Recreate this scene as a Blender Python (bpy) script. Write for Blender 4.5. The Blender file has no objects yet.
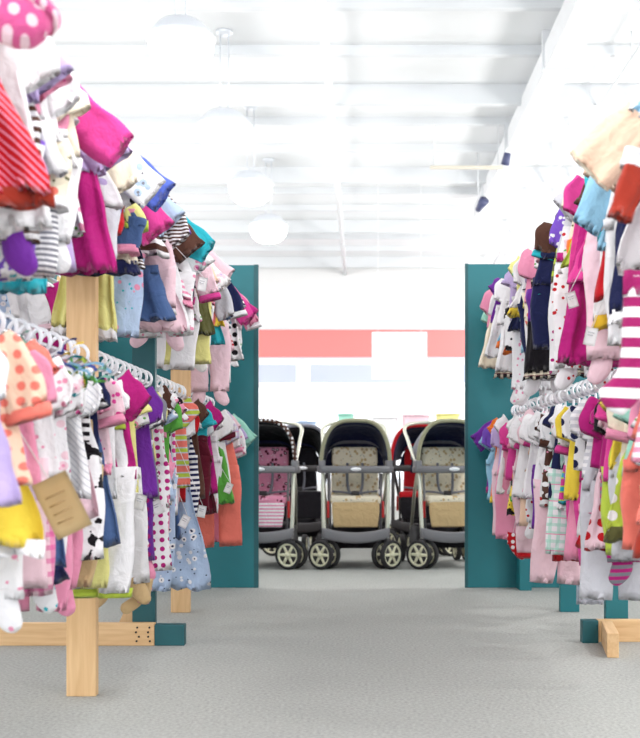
import bpy, bmesh, math, random
from mathutils import Vector, Matrix
R = random.Random(7)
PI = math.pi
S = bpy.context.scene
COL = S.collection
F, CX, HY, CH = 1110.0, 361.0, 460.0, 0.71
def WX(px, Y): return (px - CX) * Y / F
def WZ(py, Y): return CH + (HY - py) * Y / F

# ------------------------------------------------------------------ colours and materials
def lin(c):
    c /= 255.0
    return c / 12.92 if c <= 0.04045 else ((c + 0.055) / 1.055) ** 2.4
PAL = {
 'white': (240,238,240), 'cream': (240,228,205), 'pale pink': (240,205,215), 'pink': (235,150,180),
 'hot pink': (220,70,150), 'magenta': (180,32,120), 'plum': (160,35,100), 'coral': (240,125,110), 'red': (190,25,35),
 'maroon': (95,20,40), 'purple': (110,45,150), 'lavender': (190,170,215), 'navy': (30,35,75),
 'denim blue': (70,95,140), 'blue': (85,105,195), 'sky blue': (150,200,228), 'turquoise': (50,180,195),
 'mint': (160,220,200), 'lime': (185,205,75), 'green': (95,170,70), 'olive': (95,95,55),
 'yellow': (245,215,75), 'pale yellow': (238,232,150), 'mustard': (225,180,50), 'orange': (240,120,45), 'peach': (245,208,182),
 'tan': (205,175,130), 'brown': (85,55,45), 'black': (25,22,28), 'grey': (130,130,140),
 'olive khaki': (165,162,135), 'dusty pink': (212,90,145), 'rust': (165,55,40), 'pale blue': (180,200,228), 'pale grey': (205,205,212), 'violet': (125,85,195),
}
def rgb(n):
    if isinstance(n, str): n = PAL[n]
    return tuple(lin(v) for v in n) + (1,)
MATS = {}
ALB = 0.88
def nodes(name):
    m = bpy.data.materials.new(name); m.use_nodes = True
    nt = m.node_tree; b = nt.nodes['Principled BSDF']
    return m, nt, b
def mth(nt, op, a, b=None):
    n = nt.nodes.new('ShaderNodeMath'); n.operation = op
    for i, v in enumerate((a, b)):
        if v is None: continue
        if isinstance(v, (int, float)): n.inputs[i].default_value = v
        else: nt.links.new(v, n.inputs[i])
    return n.outputs[0]
def mixc(nt, fac, a, b):
    n = nt.nodes.new('ShaderNodeMix'); n.data_type = 'RGBA'
    if isinstance(fac, (int, float)): n.inputs[0].default_value = fac
    else: nt.links.new(fac, n.inputs[0])
    for i, v in ((6, a), (7, b)):
        if isinstance(v, tuple): n.inputs[i].default_value = v
        else: nt.links.new(v, n.inputs[i])
    return n.outputs[2]
def cloth(pat, a, b='white', c=None):
    """woven fabric; pat = plain dots stripes wide diag floral specks plaid blotch"""
    key = (pat, a, b, c)
    if key in MATS: return MATS[key]
    m, nt, bs = nodes('cloth_' + pat)
    L = nt.links
    tc = nt.nodes.new('ShaderNodeTexCoord').outputs['Object']
    sep = nt.nodes.new('ShaderNodeSeparateXYZ'); L.new(tc, sep.inputs[0])
    x, y, z = sep.outputs
    dim = lambda q: tuple(v*ALB for v in q[:3])+(1,)
    A, B = dim(rgb(a)), dim(rgb(b))
    Cc = dim(rgb(c)) if c else B
    def flat():
        cmb = nt.nodes.new('ShaderNodeCombineXYZ'); L.new(x, cmb.inputs[0]); L.new(z, cmb.inputs[2]); return cmb.outputs[0]
    def vor(scale, rnd=1.0, feat='F1'):
        v = nt.nodes.new('ShaderNodeTexVoronoi'); v.inputs['Scale'].default_value = scale
        v.inputs['Randomness'].default_value = rnd; L.new(flat(), v.inputs['Vector']); return v
    def stripe(co, per, duty):
        return mth(nt, 'LESS_THAN', mth(nt, 'FRACT', mth(nt, 'MULTIPLY', co, 1.0 / per)), duty)
    if pat == 'plain': col = A
    elif pat == 'dots':
        v = vor(34, 0.15); col = mixc(nt, mth(nt, 'LESS_THAN', v.outputs['Distance'], 0.30), A, B)
    elif pat == 'bigdots':
        v = vor(22, 0.1); col = mixc(nt, mth(nt, 'LESS_THAN', v.outputs['Distance'], 0.30), A, B)
    elif pat == 'specks':
        v = vor(42, 1.0); col = mixc(nt, mth(nt, 'LESS_THAN', v.outputs['Distance'], 0.26), A, B)
    elif pat == 'floral':
        v = vor(30, 0.9); w = vor(45, 1.0)
        col = mixc(nt, mth(nt, 'LESS_THAN', v.outputs['Distance'], 0.33), A, B)
        col = mixc(nt, mth(nt, 'LESS_THAN', v.outputs['Distance'], 0.13), col, Cc)
        col = mixc(nt, mth(nt, 'LESS_THAN', w.outputs['Distance'], 0.16), col, Cc)
    elif pat == 'blotch':
        n = nt.nodes.new('ShaderNodeTexNoise'); n.inputs['Scale'].default_value = 26; n.inputs['Detail'].default_value = 2; L.new(flat(), n.inputs['Vector'])
        col = mixc(nt, mth(nt, 'GREATER_THAN', n.outputs[0], 0.55), A, B)
        if c: col = mixc(nt, mth(nt, 'LESS_THAN', n.outputs[0], 0.40), col, Cc)
    elif pat == 'stripes': col = mixc(nt, stripe(z, 0.022, 0.5), A, B)
    elif pat == 'thin': col = mixc(nt, stripe(z, 0.012, 0.5), A, B)
    elif pat == 'wide': col = mixc(nt, stripe(z, 0.042, 0.5), A, B)
    elif pat == 'rainbow':
        col = mixc(nt, stripe(z, 0.05, 0.5), A, B); col = mixc(nt, stripe(mth(nt, 'ADD', z, 0.02), 0.05, 0.3), col, Cc)
    elif pat == 'diag': col = mixc(nt, stripe(mth(nt, 'ADD', x, mth(nt, 'MULTIPLY', z, 1.0)), 0.016, 0.25), A, B)
    elif pat == 'plaid':
        f1 = stripe(z, 0.03, 0.4); f2 = stripe(x, 0.03, 0.4)
        col = mixc(nt, mth(nt, 'MULTIPLY', f1, 0.6), A, B); col = mixc(nt, mth(nt, 'MULTIPLY', f2, 0.6), col, B)
        if c: col = mixc(nt, stripe(z, 0.06, 0.06), col, Cc)
    if isinstance(col, tuple): bs.inputs['Base Color'].default_value = col
    else: L.new(col, bs.inputs['Base Color'])
    bs.inputs['Roughness'].default_value = 0.9
    bs.inputs['Specular IOR Level'].default_value = 0.15
    bs.inputs['Sheen Weight'].default_value = 0.15
    n = nt.nodes.new('ShaderNodeTexNoise'); n.inputs['Scale'].default_value = 17; n.inputs['Detail'].default_value = 4; n.inputs['Distortion'].default_value = 0.6; L.new(tc, n.inputs['Vector'])
    bp = nt.nodes.new('ShaderNodeBump'); bp.inputs['Strength'].default_value = 0.55; bp.inputs['Distance'].default_value = 0.025
    L.new(n.outputs[0], bp.inputs['Height']); L.new(bp.outputs[0], bs.inputs['Normal'])
    MATS[key] = m
    return m
def solid(name, col, rough=0.5, metal=0.0, spec=0.5, noise=0.0, scale=20, stretch=None, emis=None, es=0, bump=0.0):
    key = ('s', name)
    if key in MATS: return MATS[key]
    m, nt, bs = nodes(name)
    c = rgb(col)
    bs.inputs['Base Color'].default_value = c
    bs.inputs['Roughness'].default_value = rough; bs.inputs['Metallic'].default_value = metal
    bs.inputs['Specular IOR Level'].default_value = spec
    if noise or bump:
        tc = nt.nodes.new('ShaderNodeTexCoord'); mp = nt.nodes.new('ShaderNodeMapping')
        nt.links.new(tc.outputs['Object'], mp.inputs[0])
        if stretch: mp.inputs['Scale'].default_value = stretch
        n = nt.nodes.new('ShaderNodeTexNoise'); n.inputs['Scale'].default_value = scale; n.inputs['Detail'].default_value = 4
        nt.links.new(mp.outputs[0], n.inputs['Vector'])
        if noise:
            d = tuple(v * (1 - noise) for v in c[:3]) + (1,); u = tuple(min(1, v * (1 + noise)) for v in c[:3]) + (1,)
            nt.links.new(mixc(nt, n.outputs[0], d, u), bs.inputs['Base Color'])
        if bump:
            bp = nt.nodes.new('ShaderNodeBump'); bp.inputs['Strength'].default_value = bump; bp.inputs['Distance'].default_value = 0.01
            nt.links.new(n.outputs[0], bp.inputs['Height']); nt.links.new(bp.outputs[0], bs.inputs['Normal'])
    if emis:
        bs.inputs['Emission Color'].default_value = rgb(emis); bs.inputs['Emission Strength'].default_value = es
    MATS[key] = m
    return m
def pine():
    if 'pine' in MATS: return MATS['pine']
    m, nt, bs = nodes('pine_wood'); L = nt.links
    g = nt.nodes.new('ShaderNodeNewGeometry')
    mp = nt.nodes.new('ShaderNodeMapping'); L.new(g.outputs['Position'], mp.inputs[0])
    tc = nt.nodes.new('ShaderNodeTexCoord'); L.new(tc.outputs['Object'], mp.inputs[0])
    mp.inputs['Scale'].default_value = (1, 1, 0.07)
    n = nt.nodes.new('ShaderNodeTexNoise'); n.inputs['Scale'].default_value = 60; n.inputs['Detail'].default_value = 5; n.inputs['Distortion'].default_value = 0.8
    L.new(mp.outputs[0], n.inputs['Vector'])
    col = mixc(nt, n.outputs[0], rgb((196,150,100)), rgb((238,204,155)))
    mp2 = nt.nodes.new('ShaderNodeMapping'); L.new(tc.outputs['Object'], mp2.inputs[0]); mp2.inputs['Scale'].default_value = (5, 5, 3.2)
    v = nt.nodes.new('ShaderNodeTexVoronoi'); v.inputs['Scale'].default_value = 1.0; L.new(mp2.outputs[0], v.inputs['Vector'])
    col = mixc(nt, mth(nt, 'MULTIPLY', mth(nt, 'LESS_THAN', v.outputs['Distance'], 0.055), 0.7), col, rgb((150,95,55)))
    L.new(col, bs.inputs['Base Color']); bs.inputs['Roughness'].default_value = 0.6
    MATS['pine'] = m
    return m
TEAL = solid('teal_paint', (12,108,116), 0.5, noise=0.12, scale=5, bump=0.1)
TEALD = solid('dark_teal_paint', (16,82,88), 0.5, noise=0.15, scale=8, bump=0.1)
PINE = pine()
PLASTIC = solid('white_plastic', (242,242,246), 0.3)
STEEL = solid('brushed_steel', (200,200,205), 0.35, 0.9)

# ------------------------------------------------------------------ mesh helpers
def obj(name, bm, m, parent=None, smooth=True):
    me = bpy.data.meshes.new(name)
    bmesh.ops.recalc_face_normals(bm, faces=bm.faces)
    bm.to_mesh(me); bm.free()
    for p in me.polygons: p.use_smooth = smooth
    o = bpy.data.objects.new(name, me); COL.objects.link(o)
    if m is not None: me.materials.append(m)
    if parent is not None: o.parent = parent
    return o
def empty(name, loc, rz=0):
    o = bpy.data.objects.new(name, None); COL.objects.link(o)
    o.location = loc; o.rotation_euler = (0, 0, rz); o.empty_display_size = 0.05
    return o
LABELS = {}
def tag(o, label, cat, group=None, kind=None):
    w = label.split()
    assert 4 <= len(w) <= 16, (len(w), label)
    LABELS.setdefault(label, []).append(o.name)
    o['label'] = label; o['category'] = cat
    if group: o['group'] = group
    if kind: o['kind'] = kind
    return o
def struct(o): o['kind'] = 'structure'; return o
def addbox(bm, x0, x1, y0, y1, z0, z1, bev=0.0):
    r = bmesh.ops.create_cube(bm, size=1.0)
    vs = r['verts']
    bmesh.ops.scale(bm, vec=(x1-x0, y1-y0, z1-z0), verts=vs)
    bmesh.ops.translate(bm, vec=((x0+x1)/2, (y0+y1)/2, (z0+z1)/2), verts=vs)
    if bev:
        es = list({e for v in vs for e in v.link_edges})
        bmesh.ops.bevel(bm, geom=es, offset=bev, segments=2, affect='EDGES', profile=0.6)
    return bm
def box(x0, x1, y0, y1, z0, z1, bev=0.0):
    return addbox(bmesh.new(), x0, x1, y0, y1, z0, z1, bev)
def smoothpath(pts, n=6):
    P = [Vector(p) for p in pts]; out = []
    for i in range(len(P)-1):
        p0 = P[max(i-1,0)]; p1 = P[i]; p2 = P[i+1]; p3 = P[min(i+2,len(P)-1)]
        for k in range(n):
            t = k/n
            out.append(0.5*((2*p1)+(-p0+p2)*t+(2*p0-5*p1+4*p2-p3)*t*t+(-p0+3*p1-3*p2+p3)*t*t*t))
    out.append(P[-1]); return out
def addtube(bm, pts, r, seg=8, closed=False):
    P = [Vector(p) for p in pts]; n = len(P); rings = []
    rr = r if isinstance(r, (list, tuple)) else [r]*n
    up = None
    for i in range(n):
        if closed: d = P[(i+1) % n] - P[i-1]
        else: d = P[min(i+1, n-1)] - P[max(i-1, 0)]
        d.normalize()
        if up is None:
            up = Vector((0,0,1)) if abs(d.z) < 0.9 else Vector((0,1,0))
        s = d.cross(up).normalized(); up = s.cross(d).normalized()
        rings.append([bm.verts.new(P[i] + (s*math.cos(2*PI*k/seg) + up*math.sin(2*PI*k/seg))*rr[i]) for k in range(seg)])
    for i in range(n if closed else n-1):
        a, b = rings[i], rings[(i+1) % n]
        for k in range(seg):
            bm.faces.new((a[k], a[(k+1) % seg], b[(k+1) % seg], b[k]))
    if not closed:
        bm.faces.new(rings[0]); bm.faces.new(rings[-1])
    return bm
def tube(pts, r, seg=8, closed=False): return addtube(bmesh.new(), pts, r, seg, closed)

# ------------------------------------------------------------------ cloth lofting
def loft(bm, rings, seg=28, fold=0.0, kf=3.0, ph=0.0, tw=4.0, hollow=True, sq=0.75):
    """rings: (centre, wvec(half width vector), b(half thickness), foldscale)"""
    out = []
    for (c, w, b, fs) in rings:
        c = Vector(c); w = Vector(w); row = []
        L_ = w.length
        for k in range(seg):
            t = 2*PI*k/seg
            cs, sn = math.cos(t), math.sin(t)
            u = math.copysign(abs(cs)**sq, cs); v = math.copysign(abs(sn)**0.8, sn)
            yy = b*v + fold*fs*math.sin(kf*PI*u + ph + tw*c.z) + 0.5*fold*fs*math.sin(kf*2.3*PI*u + ph*2.1 - tw*1.7*c.z) + 0.35*fold*math.sin(38*c.z + 5*u + ph*3)
            row.append(bm.verts.new(c + w*u + Vector((0, yy, 0.005*fs*fold/0.02*math.sin(kf*PI*u*1.3+ph)))))
        out.append(row)
    for i in range(len(out)-1):
        a, b2 = out[i], out[i+1]
        for k in range(seg):
            bm.faces.new((a[k], a[(k+1) % seg], b2[(k+1) % seg], b2[k]))
    bm.faces.new(out[0])
    if hollow:
        c, w, b, fs = rings[-1]; pc, pw, pb, pf = rings[-2]
        dirv = (Vector(pc) - Vector(c)); dirv.normalize()
        row = [bm.verts.new(v.co.lerp(Vector(c), 0.06) + dirv*0.02) for v in out[-1]]
        for k in range(seg):
            a, b2 = out[-1], row
            bm.faces.new((a[k], a[(k+1) % seg], b2[(k+1) % seg], b2[k]))
        bm.faces.new(row)
    else: bm.faces.new(out[-1])
    return bm
def interp(ks, t):
    for i in range(len(ks)-1):
        if t <= ks[i+1][0]:
            u = (t-ks[i][0])/max(1e-6, ks[i+1][0]-ks[i][0]); u = u*u*(3-2*u)
            return ks[i][1]*(1-u)+ks[i+1][1]*u
    return ks[-1][1]
def body(z0, z1, prof, b=0.015, cx=0.0, fold=0.012, kf=3, n=14, seg=36, ph=None, sway=0.0):
    """prof: list of (t, halfwidth)"""
    ph = R.uniform(0, 6) if ph is None else ph
    rings = []
    for i in range(n+1):
        t = i/n; z = z0 + (z1-z0)*t
        w = interp(prof, t)
        rings.append(((cx + sway*t*t, 0.008*math.sin(ph+t*3), z), (w, 0, 0), b*(0.55+0.45*min(1, t*3)), 0.25+0.75*t))
    return loft(bmesh.new(), rings, seg=seg, fold=fold, kf=kf, ph=ph)
def limb(p0, p1, r0, r1, flat=0.27, n=10, seg=20, fold=0.007, bend=0.0, hollow=True):
    p0, p1 = Vector(p0), Vector(p1); d = (p1-p0).normalized()
    w = Vector((d.z, 0, -d.x)); ph = R.uniform(0, 6); rings = []
    for i in range(n+1):
        t = i/n; c = p0.lerp(p1, t) + w*bend*math.sin(PI*t) + Vector((0, 0.008*math.sin(2*t+ph), 0))
        r = r0*(1-t)+r1*t
        r *= 1 + 0.06*math.sin(9*t+ph)
        rings.append((c, w*r, r*flat, 0.6))
    return loft(bmesh.new(), rings, seg=seg, fold=fold, kf=1.6, ph=ph, tw=25, hollow=hollow)

# the garments: local origin at the hook on the rail, X across the shoulders (+X = aisle side after flip)
def g_top(name, mat, edge, zb, z0, sleeve, trim=None, parent=None, flare=1.0, sw=0.115, collar=True, fold=0.012):
    """body with shoulders at z0, hem at zb; aisle-side reach 'edge'"""
    o = obj(name, body(z0, zb, [(0, 0.045), (0.06, 0.075), (0.16, sw), (0.3, sw*0.95), (1, sw*flare)], fold=fold*(1+ (flare-1)*1.2), kf=3+2*(flare-1)), mat, parent)
    sm = mat
    if trim: sm = trim
    zs = z0 - 0.035
    for s in (1, -1):
        ed = edge if s == 1 else min(edge, 0.19)
        x0 = sw*0.78
        if sleeve == 'short':
            e = max(ed, x0+0.05); obj('sleeve', limb((s*x0*0.9, 0, zs+0.005), (s*(e-0.035), 0.0, zs-0.03-(e-x0)*R.uniform(0.6, 1.0)), 0.052, 0.060), mat, o)
        elif sleeve == 'out':
            e = max(ed, x0+0.06); obj('sleeve', limb((s*x0*0.9, 0, zs+0.005), (s*(e-0.015), 0.01, zs-(e-x0)*R.uniform(0.6, .9)), 0.064, 0.050, n=12), mat, o)
        elif sleeve == 'long':
            e = max(ed-0.022, x0+0.03); ln = max(0.10, min(0.24, (z0-zb)*0.8, (e-x0)*R.uniform(1.6, 2.6)))
            obj('sleeve', limb((s*x0*0.9, 0, zs), (s*e, 0.0, zs-ln), 0.056, 0.042, bend=-s*0.016, n=12), mat, o)
            if trim: obj('cuff', limb((s*e, 0, zs-ln+0.008), (s*(e+0.006), 0, zs-ln-0.018), 0.043, 0.044, n=2, fold=0), trim, o)
    if trim:
        w = sw*flare
        obj('hem_band', body(zb+0.012, zb-0.02, [(0, w*1.015), (1, w*1.02)], b=0.0165, fold=fold*(1+(flare-1)*1.2), kf=3+2*(flare-1), n=2), trim, o)
    if collar:
        obj('collar', tube([(0.042*math.cos(a), 0.018*math.sin(a), z0+0.002-0.006*math.cos(2*a)) for a in [2*PI*k/14 for k in range(14)]], 0.006, 6, True), trim or mat, o)
    return o
def g_skirt(name, mat, hw, z0, zb, trim=None, parent=None, cx=0.0, fold=0.016, waist=0.7):
    kf = R.choice([4, 5, 6])
    ph = R.uniform(0, 6)
    o = obj(name, body(z0, zb, [(0, hw*waist), (0.5, hw*0.85), (1, hw)], fold=fold, kf=kf, cx=cx, b=0.025, ph=ph, n=12, seg=44), mat, parent)
    obj('waistband', body(z0+0.012, z0-0.018, [(0, hw*waist), (1, hw*waist*1.02)], b=0.016, fold=0.003, n=3, cx=cx), trim or mat, o)
    if trim: obj('ruffle', body(zb+0.01, zb-0.03, [(0, hw*0.97), (1, hw*1.05)], b=0.028, fold=fold*1.1, kf=kf, n=3, cx=cx, ph=ph, seg=44), trim, o)
    return o
def g_pants(name, mat, hw, z0, zb, trim=None, parent=None, feet=None, cx=0.0, spread=0.0):
    zc = z0 - (z0-zb)*0.3
    lw = hw*0.52
    o = obj(name, body(z0, zc-0.01, [(0, hw*0.8), (1, hw)], b=0.02, fold=0.006, n=6, cx=cx), mat, parent)
    obj('waistband', body(z0+0.01, z0-0.018, [(0, hw*0.8), (1, hw*0.82)], b=0.018, fold=0.003, n=3, cx=cx), trim or mat, o)
    for s in (1, -1):
        p0 = (cx+s*hw*0.5, 0, zc+0.02); p1 = (cx+s*(hw*0.5+spread)+R.uniform(-.01,.01), R.uniform(-.02,.02), zb)
        lg = obj('trouser_leg', limb(p0, p1, lw, lw*0.78, flat=0.4, n=10, fold=0.006, bend=R.uniform(-.008,.008)), mat, o)
        if trim and not feet: obj('cuff', limb((p1[0], p1[1], zb+0.012), (p1[0], p1[1], zb-0.014), lw*0.8, lw*0.84, flat=0.42, n=2, fold=0), trim, o)
        if feet:
            fp = smoothpath([(p1[0], p1[1], zb+0.02), (p1[0]+s*0.004, p1[1]-0.003, zb-0.016), (p1[0]+s*0.016, p1[1]-0.012, zb-0.040), (p1[0]+s*0.034, p1[1]-0.02, zb-0.062)], 3)
            b = bmesh.new(); addtube(b, fp, [lw*0.54*f_ for f_ in (.95,.96,.98,1,1,.97,.9,.8,.66,.4)], 12)
            for v in b.verts: v.co.y = p1[1] + (v.co.y-p1[1])*0.55
            obj('foot', b, trim or mat, o)
    return o
def g_stocking(name, mat, w, z0, zb, parent=None, heel=None, dirx=1, trim=None):
    pts = smoothpath([(0,0,z0), (0,0,z0*0.6+zb*0.4), (0.0,0,zb+0.10), (dirx*0.005,0,zb+0.055), (dirx*0.022,0,zb+0.022), (dirx*0.045,0,zb-0.002), (dirx*0.06,0,zb-0.018)], 4)
    n = len(pts); rs = [w*(1.0 if i < n-3 else (0.85, 0.6, 0.25)[i-(n-3)]) for i in range(n)]
    b = bmesh.new(); addtube(b, pts, rs, 16)
    bmesh.ops.scale(b, vec=(1, 0.45, 1), verts=b.verts)
    o = obj(name, b, mat, parent)
    if trim: obj('cuff', limb((0,0,z0+0.012), (0,0,z0-0.04), w*1.08, w*1.08, n=3), trim, o)
    return o

HANG = None
def hanger():
    """white plastic child's hanger; hook hangs over the rail at the origin"""
    global HANG
    b = bmesh.new()
    addtube(b, smoothpath([(-0.13,0,-0.105), (-0.10,0,-0.085), (-0.03,0,-0.062), (0,0,-0.055), (0.03,0,-0.062), (0.10,0,-0.085), (0.13,0,-0.105)], 3), 0.0055, 7)
    addtube(b, [(-0.12,0,-0.10), (0.12,0,-0.10)], 0.003, 6)
    if HANG is None:
        root = obj('clothes_hanger', b, PLASTIC)
        pts = [(0.029*math.sin(a), 0, 0.006+0.029*math.cos(a)) for a in [ -PI*0.62 + k*PI*1.62/14 for k in range(15)]] + [(0, 0, -0.04), (0, 0, -0.056)]
        obj('hook', tube(pts, 0.0055, 7), PLASTIC, root)
        HANG = root
        return root
    b.free()
    r = HANG.copy(); COL.objects.link(r)
    for ch in HANG.children:
        c = ch.copy(); COL.objects.link(c); c.parent = r
    return r

# ------------------------------------------------------------------ garment dressing along a rail
PN = {'plain': '', 'dots': 'dotted', 'bigdots': 'polka-dotted', 'specks': 'speckled', 'floral': 'flowered', 'blotch': 'blotchy-print',
      'stripes': 'striped', 'thin': 'thin-striped', 'wide': 'wide-striped', 'rainbow': 'multi-striped', 'diag': 'diagonal-lined', 'plaid': 'plaid'}
def lookname(p):
    pat, a = p[0], p[1]
    if pat == 'plain': return a
    return f"{a} and {p[2]} {PN[pat]}" if pat not in ('specks', 'dots') else f"{p[2]}-{PN[pat]} {a}"
KIND = {'tee': ('shirt', 'short-sleeved shirt'), 'out': ('shirt', 'shirt with outstretched sleeve'), 'long': ('shirt', 'long-sleeved shirt'), 'vest': ('shirt', 'sleeveless shirt'),
        'dress': ('dress', 'short-sleeved dress'), 'ldress': ('dress', 'long-sleeved dress'), 'sdress': ('dress', 'sleeveless dress'),
        'skirt': ('skirt', 'skirt'), 'pants': ('trousers', 'trousers'), 'shorts': ('shorts', 'shorts'), 'footed': ('leggings', 'footed leggings')}
OBN = {'tee': 'baby_shirt', 'out': 'baby_shirt', 'long': 'long_sleeved_shirt', 'vest': 'sleeveless_shirt', 'dress': 'baby_dress', 'ldress': 'baby_dress',
       'sdress': 'baby_dress', 'skirt': 'baby_skirt', 'pants': 'baby_trousers', 'shorts': 'baby_shorts', 'footed': 'footed_leggings'}
ALLG = []   # pending labels
def hang_outfit(rail, Y, top=None, bot=None, yaw=None, hook=True, small=False):
    """top/bot = (kind, (pattern..), edge_px or None, ybottom_px or None, trim)"""
    side = rail['side']; lat = rail['lat']; zr = rail['z']
    yaw = R.uniform(-0.35, 0.35) if yaw is None else yaw
    root_loc = Vector((side*lat, Y, zr))
    rz = (0 if side < 0 else PI) + yaw
    rot = (R.uniform(-.05, .05), R.uniform(-.07, .07), rz)
    cosy = math.cos(yaw)
    def edge(px, d):
        if px is None: return d
        return max(0.06, min(0.32, (lat - abs(px-CX)*Y/F)/cosy))
    def zz(py, d):
        if py is None: return d
        return min(-0.16, WZ(py, Y) - zr)
    h = None
    if hook:
        h = hanger(); h.location = root_loc; h.rotation_euler = (rot[0], rot[1]*0.6, rot[2] + R.uniform(-.35, .35))
    rec = {'rail': rail, 'Y': Y, 'hanger': h}
    def place(o):
        o.location = root_loc; o.rotation_euler = rot
    if top:
        kind, pat, ep, yb, tr = (list(top) + [None]*5)[:5]
        mat = cloth(*pat); tm = cloth(*tr) if tr else None
        e = edge(ep, R.uniform(0.12, 0.15) if small else R.uniform(0.17, 0.23)); z0 = -0.062
        sl = {'tee': 'short', 'out': 'out', 'long': 'long', 'vest': None, 'dress': 'short', 'ldress': 'long', 'sdress': None}[kind]
        isd = 'dress' in kind
        zb = zz(yb, -R.uniform(0.40, 0.48) if isd else -R.uniform(0.30, 0.38))
        fl = R.uniform(1.35, 1.6) if isd else R.uniform(1.0, 1.12)
        sw = R.uniform(0.085, 0.10) if small else R.uniform(0.118, 0.138)
        if bot and bot[2] is not None and not small and not isd: sw = max(sw, min(0.165, edge(bot[2], 0.1) - 0.01))
        if sl is None and ep is not None: fl = max(0.9, min(1.9, e/sw))
        elif isd and ep is not None: fl = max(1.0, min(1.7, e*0.95/sw))
        o = g_top(OBN[kind], mat, e, zb, z0, sl, tm, flare=fl, sw=sw, fold=0.009 if not isd else 0.012)
        place(o); rec['top'] = (o, kind, pat)
    if bot:
        kind, pat, ep, yb, tr, yt = (list(bot) + [None]*6)[:6]
        mat = cloth(*pat); tm = cloth(*tr) if tr else None
        e = edge(ep, R.uniform(0.10, 0.13))
        z0 = -0.20 if top else -0.11
        if yt is not None: z0 = zz(yt, z0)
        dl = {'skirt': 0.45, 'shorts': 0.42, 'pants': 0.58, 'footed': 0.56}[kind]
        zb = min(z0-0.1, zz(yb, -dl + R.uniform(-.04, .04)))
        cap = {'skirt': 0.16, 'shorts': 0.13, 'pants': 0.12, 'footed': 0.11}[kind]
        hw = max(0.085, min(e, cap)); sh = min(0.08, max(0.0, e - hw))
        if kind == 'skirt': o = g_skirt(OBN[kind], mat, hw, z0, zb, tm, cx=sh)
        elif kind in ('shorts', 'pants'): o = g_pants(OBN[kind], mat, hw, z0, zb, tm, cx=sh)
        else: o = g_pants(OBN[kind], mat, hw, z0, zb+0.045, tm, feet=True, cx=sh)
        place(o); rec['bot'] = (o, kind, pat)
    ALLG.append(rec)
    return rec
def label_all():
    """labels from what is hung: look, rail and the neighbour towards the aisle end"""
    byrail = {}
    for r in ALLG: byrail.setdefault(r['rail']['name'], []).append(r)
    seen = set()
    ORD = ['first','second','third','fourth','fifth','sixth','seventh','eighth','ninth','tenth','eleventh','twelfth']
    for rn, rs in byrail.items():
        rs.sort(key=lambda r: r['Y'])
        for i, r in enumerate(rs):
            def short(q):
                t = q.get('top') or q.get('bot')
                return f"{t[2][1]} {KIND[t[1]][0]}"
            nb = short(rs[i-1]) if i else None
            nx = short(rs[i+1]) if i+1 < len(rs) else None
            main = r.get('top') or r.get('bot')
            nb2 = f", just behind the {nb}" if nb else ", nearest the camera"
            l1 = f"{lookname(main[2])} {KIND[main[1]][1]}, {rn}{nb2}"
            if nb and nx:
                l1 = f"{lookname(main[2])} {KIND[main[1]][1]}, {rn}, between {nb} and {nx}"
            if l1 in seen or len(l1.split()) > 16:
                l1 = f"{lookname(main[2])} {KIND[main[1]][0]}, {rn}" + (f", before the {nx}" if nx else ", by the end panel")
            if l1 in seen:
                l1 = f"{lookname(main[2])} {KIND[main[1]][0]}, {rn}, between {nb} and {nx}"
            k = 0
            while l1 in seen:
                k += 1
                l1 = f"{lookname(main[2])} {KIND[main[1]][0]}, {rn}, {ORD[min(k,11)]} such one going back"
            seen.add(l1)
            tag(main[0], l1, KIND[main[1]][0] if KIND[main[1]][0] != 'leggings' else 'baby leggings', f"baby clothes on the {rn}")
            if 'top' in r and 'bot' in r:
                b = r['bot']
                l2 = f"{lookname(b[2])} {KIND[b[1]][0]} under {main[2][1]} {KIND[main[1]][0]}, {rn}" + (f", behind {nb}" if nb else "")
                if l2 in seen or len(l2.split()) > 16:
                    l2 = f"{lookname(b[2])} {KIND[b[1]][0]} under {main[2][1]} {KIND[main[1]][0]}, {rn}" + (f", behind {nb}" if nb else "")
                    if len(l2.split()) > 16: l2 = f"{b[2][1]} {KIND[b[1]][0]} under {main[2][1]} {KIND[main[1]][0]}, {rn}" + (f", behind {nb}" if nb else "")
                k = 0
                while l2 in seen:
                    k += 1
                    l2 = f"{b[2][1]} {KIND[b[1]][0]} under {main[2][1]} {KIND[main[1]][0]}, {rn}, {ORD[min(k,11)]} such pair"
                seen.add(l2)
                tag(b[0], l2, KIND[b[1]][0], f"baby clothes on the {rn}")
            if r['hanger'] is None: continue
            l3 = f"white hanger under the {main[2][1]} {KIND[main[1]][0]}, {rn}" + (f", behind the {nb}" if nb else "")
            k = 0
            while l3 in seen:
                k += 1
                l3 = f"white hanger of the {lookname(main[2])} {KIND[main[1]][0]}, {rn}" + (f", {ORD[min(k-1,11)]} such hanger" if k > 1 else "")
            if len(l3.split()) > 16: l3 = ' '.join(l3.split()[:16])
            seen.add(l3)
            tag(r['hanger'], l3, 'hanger', f"white hangers on the {rn}")

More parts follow.
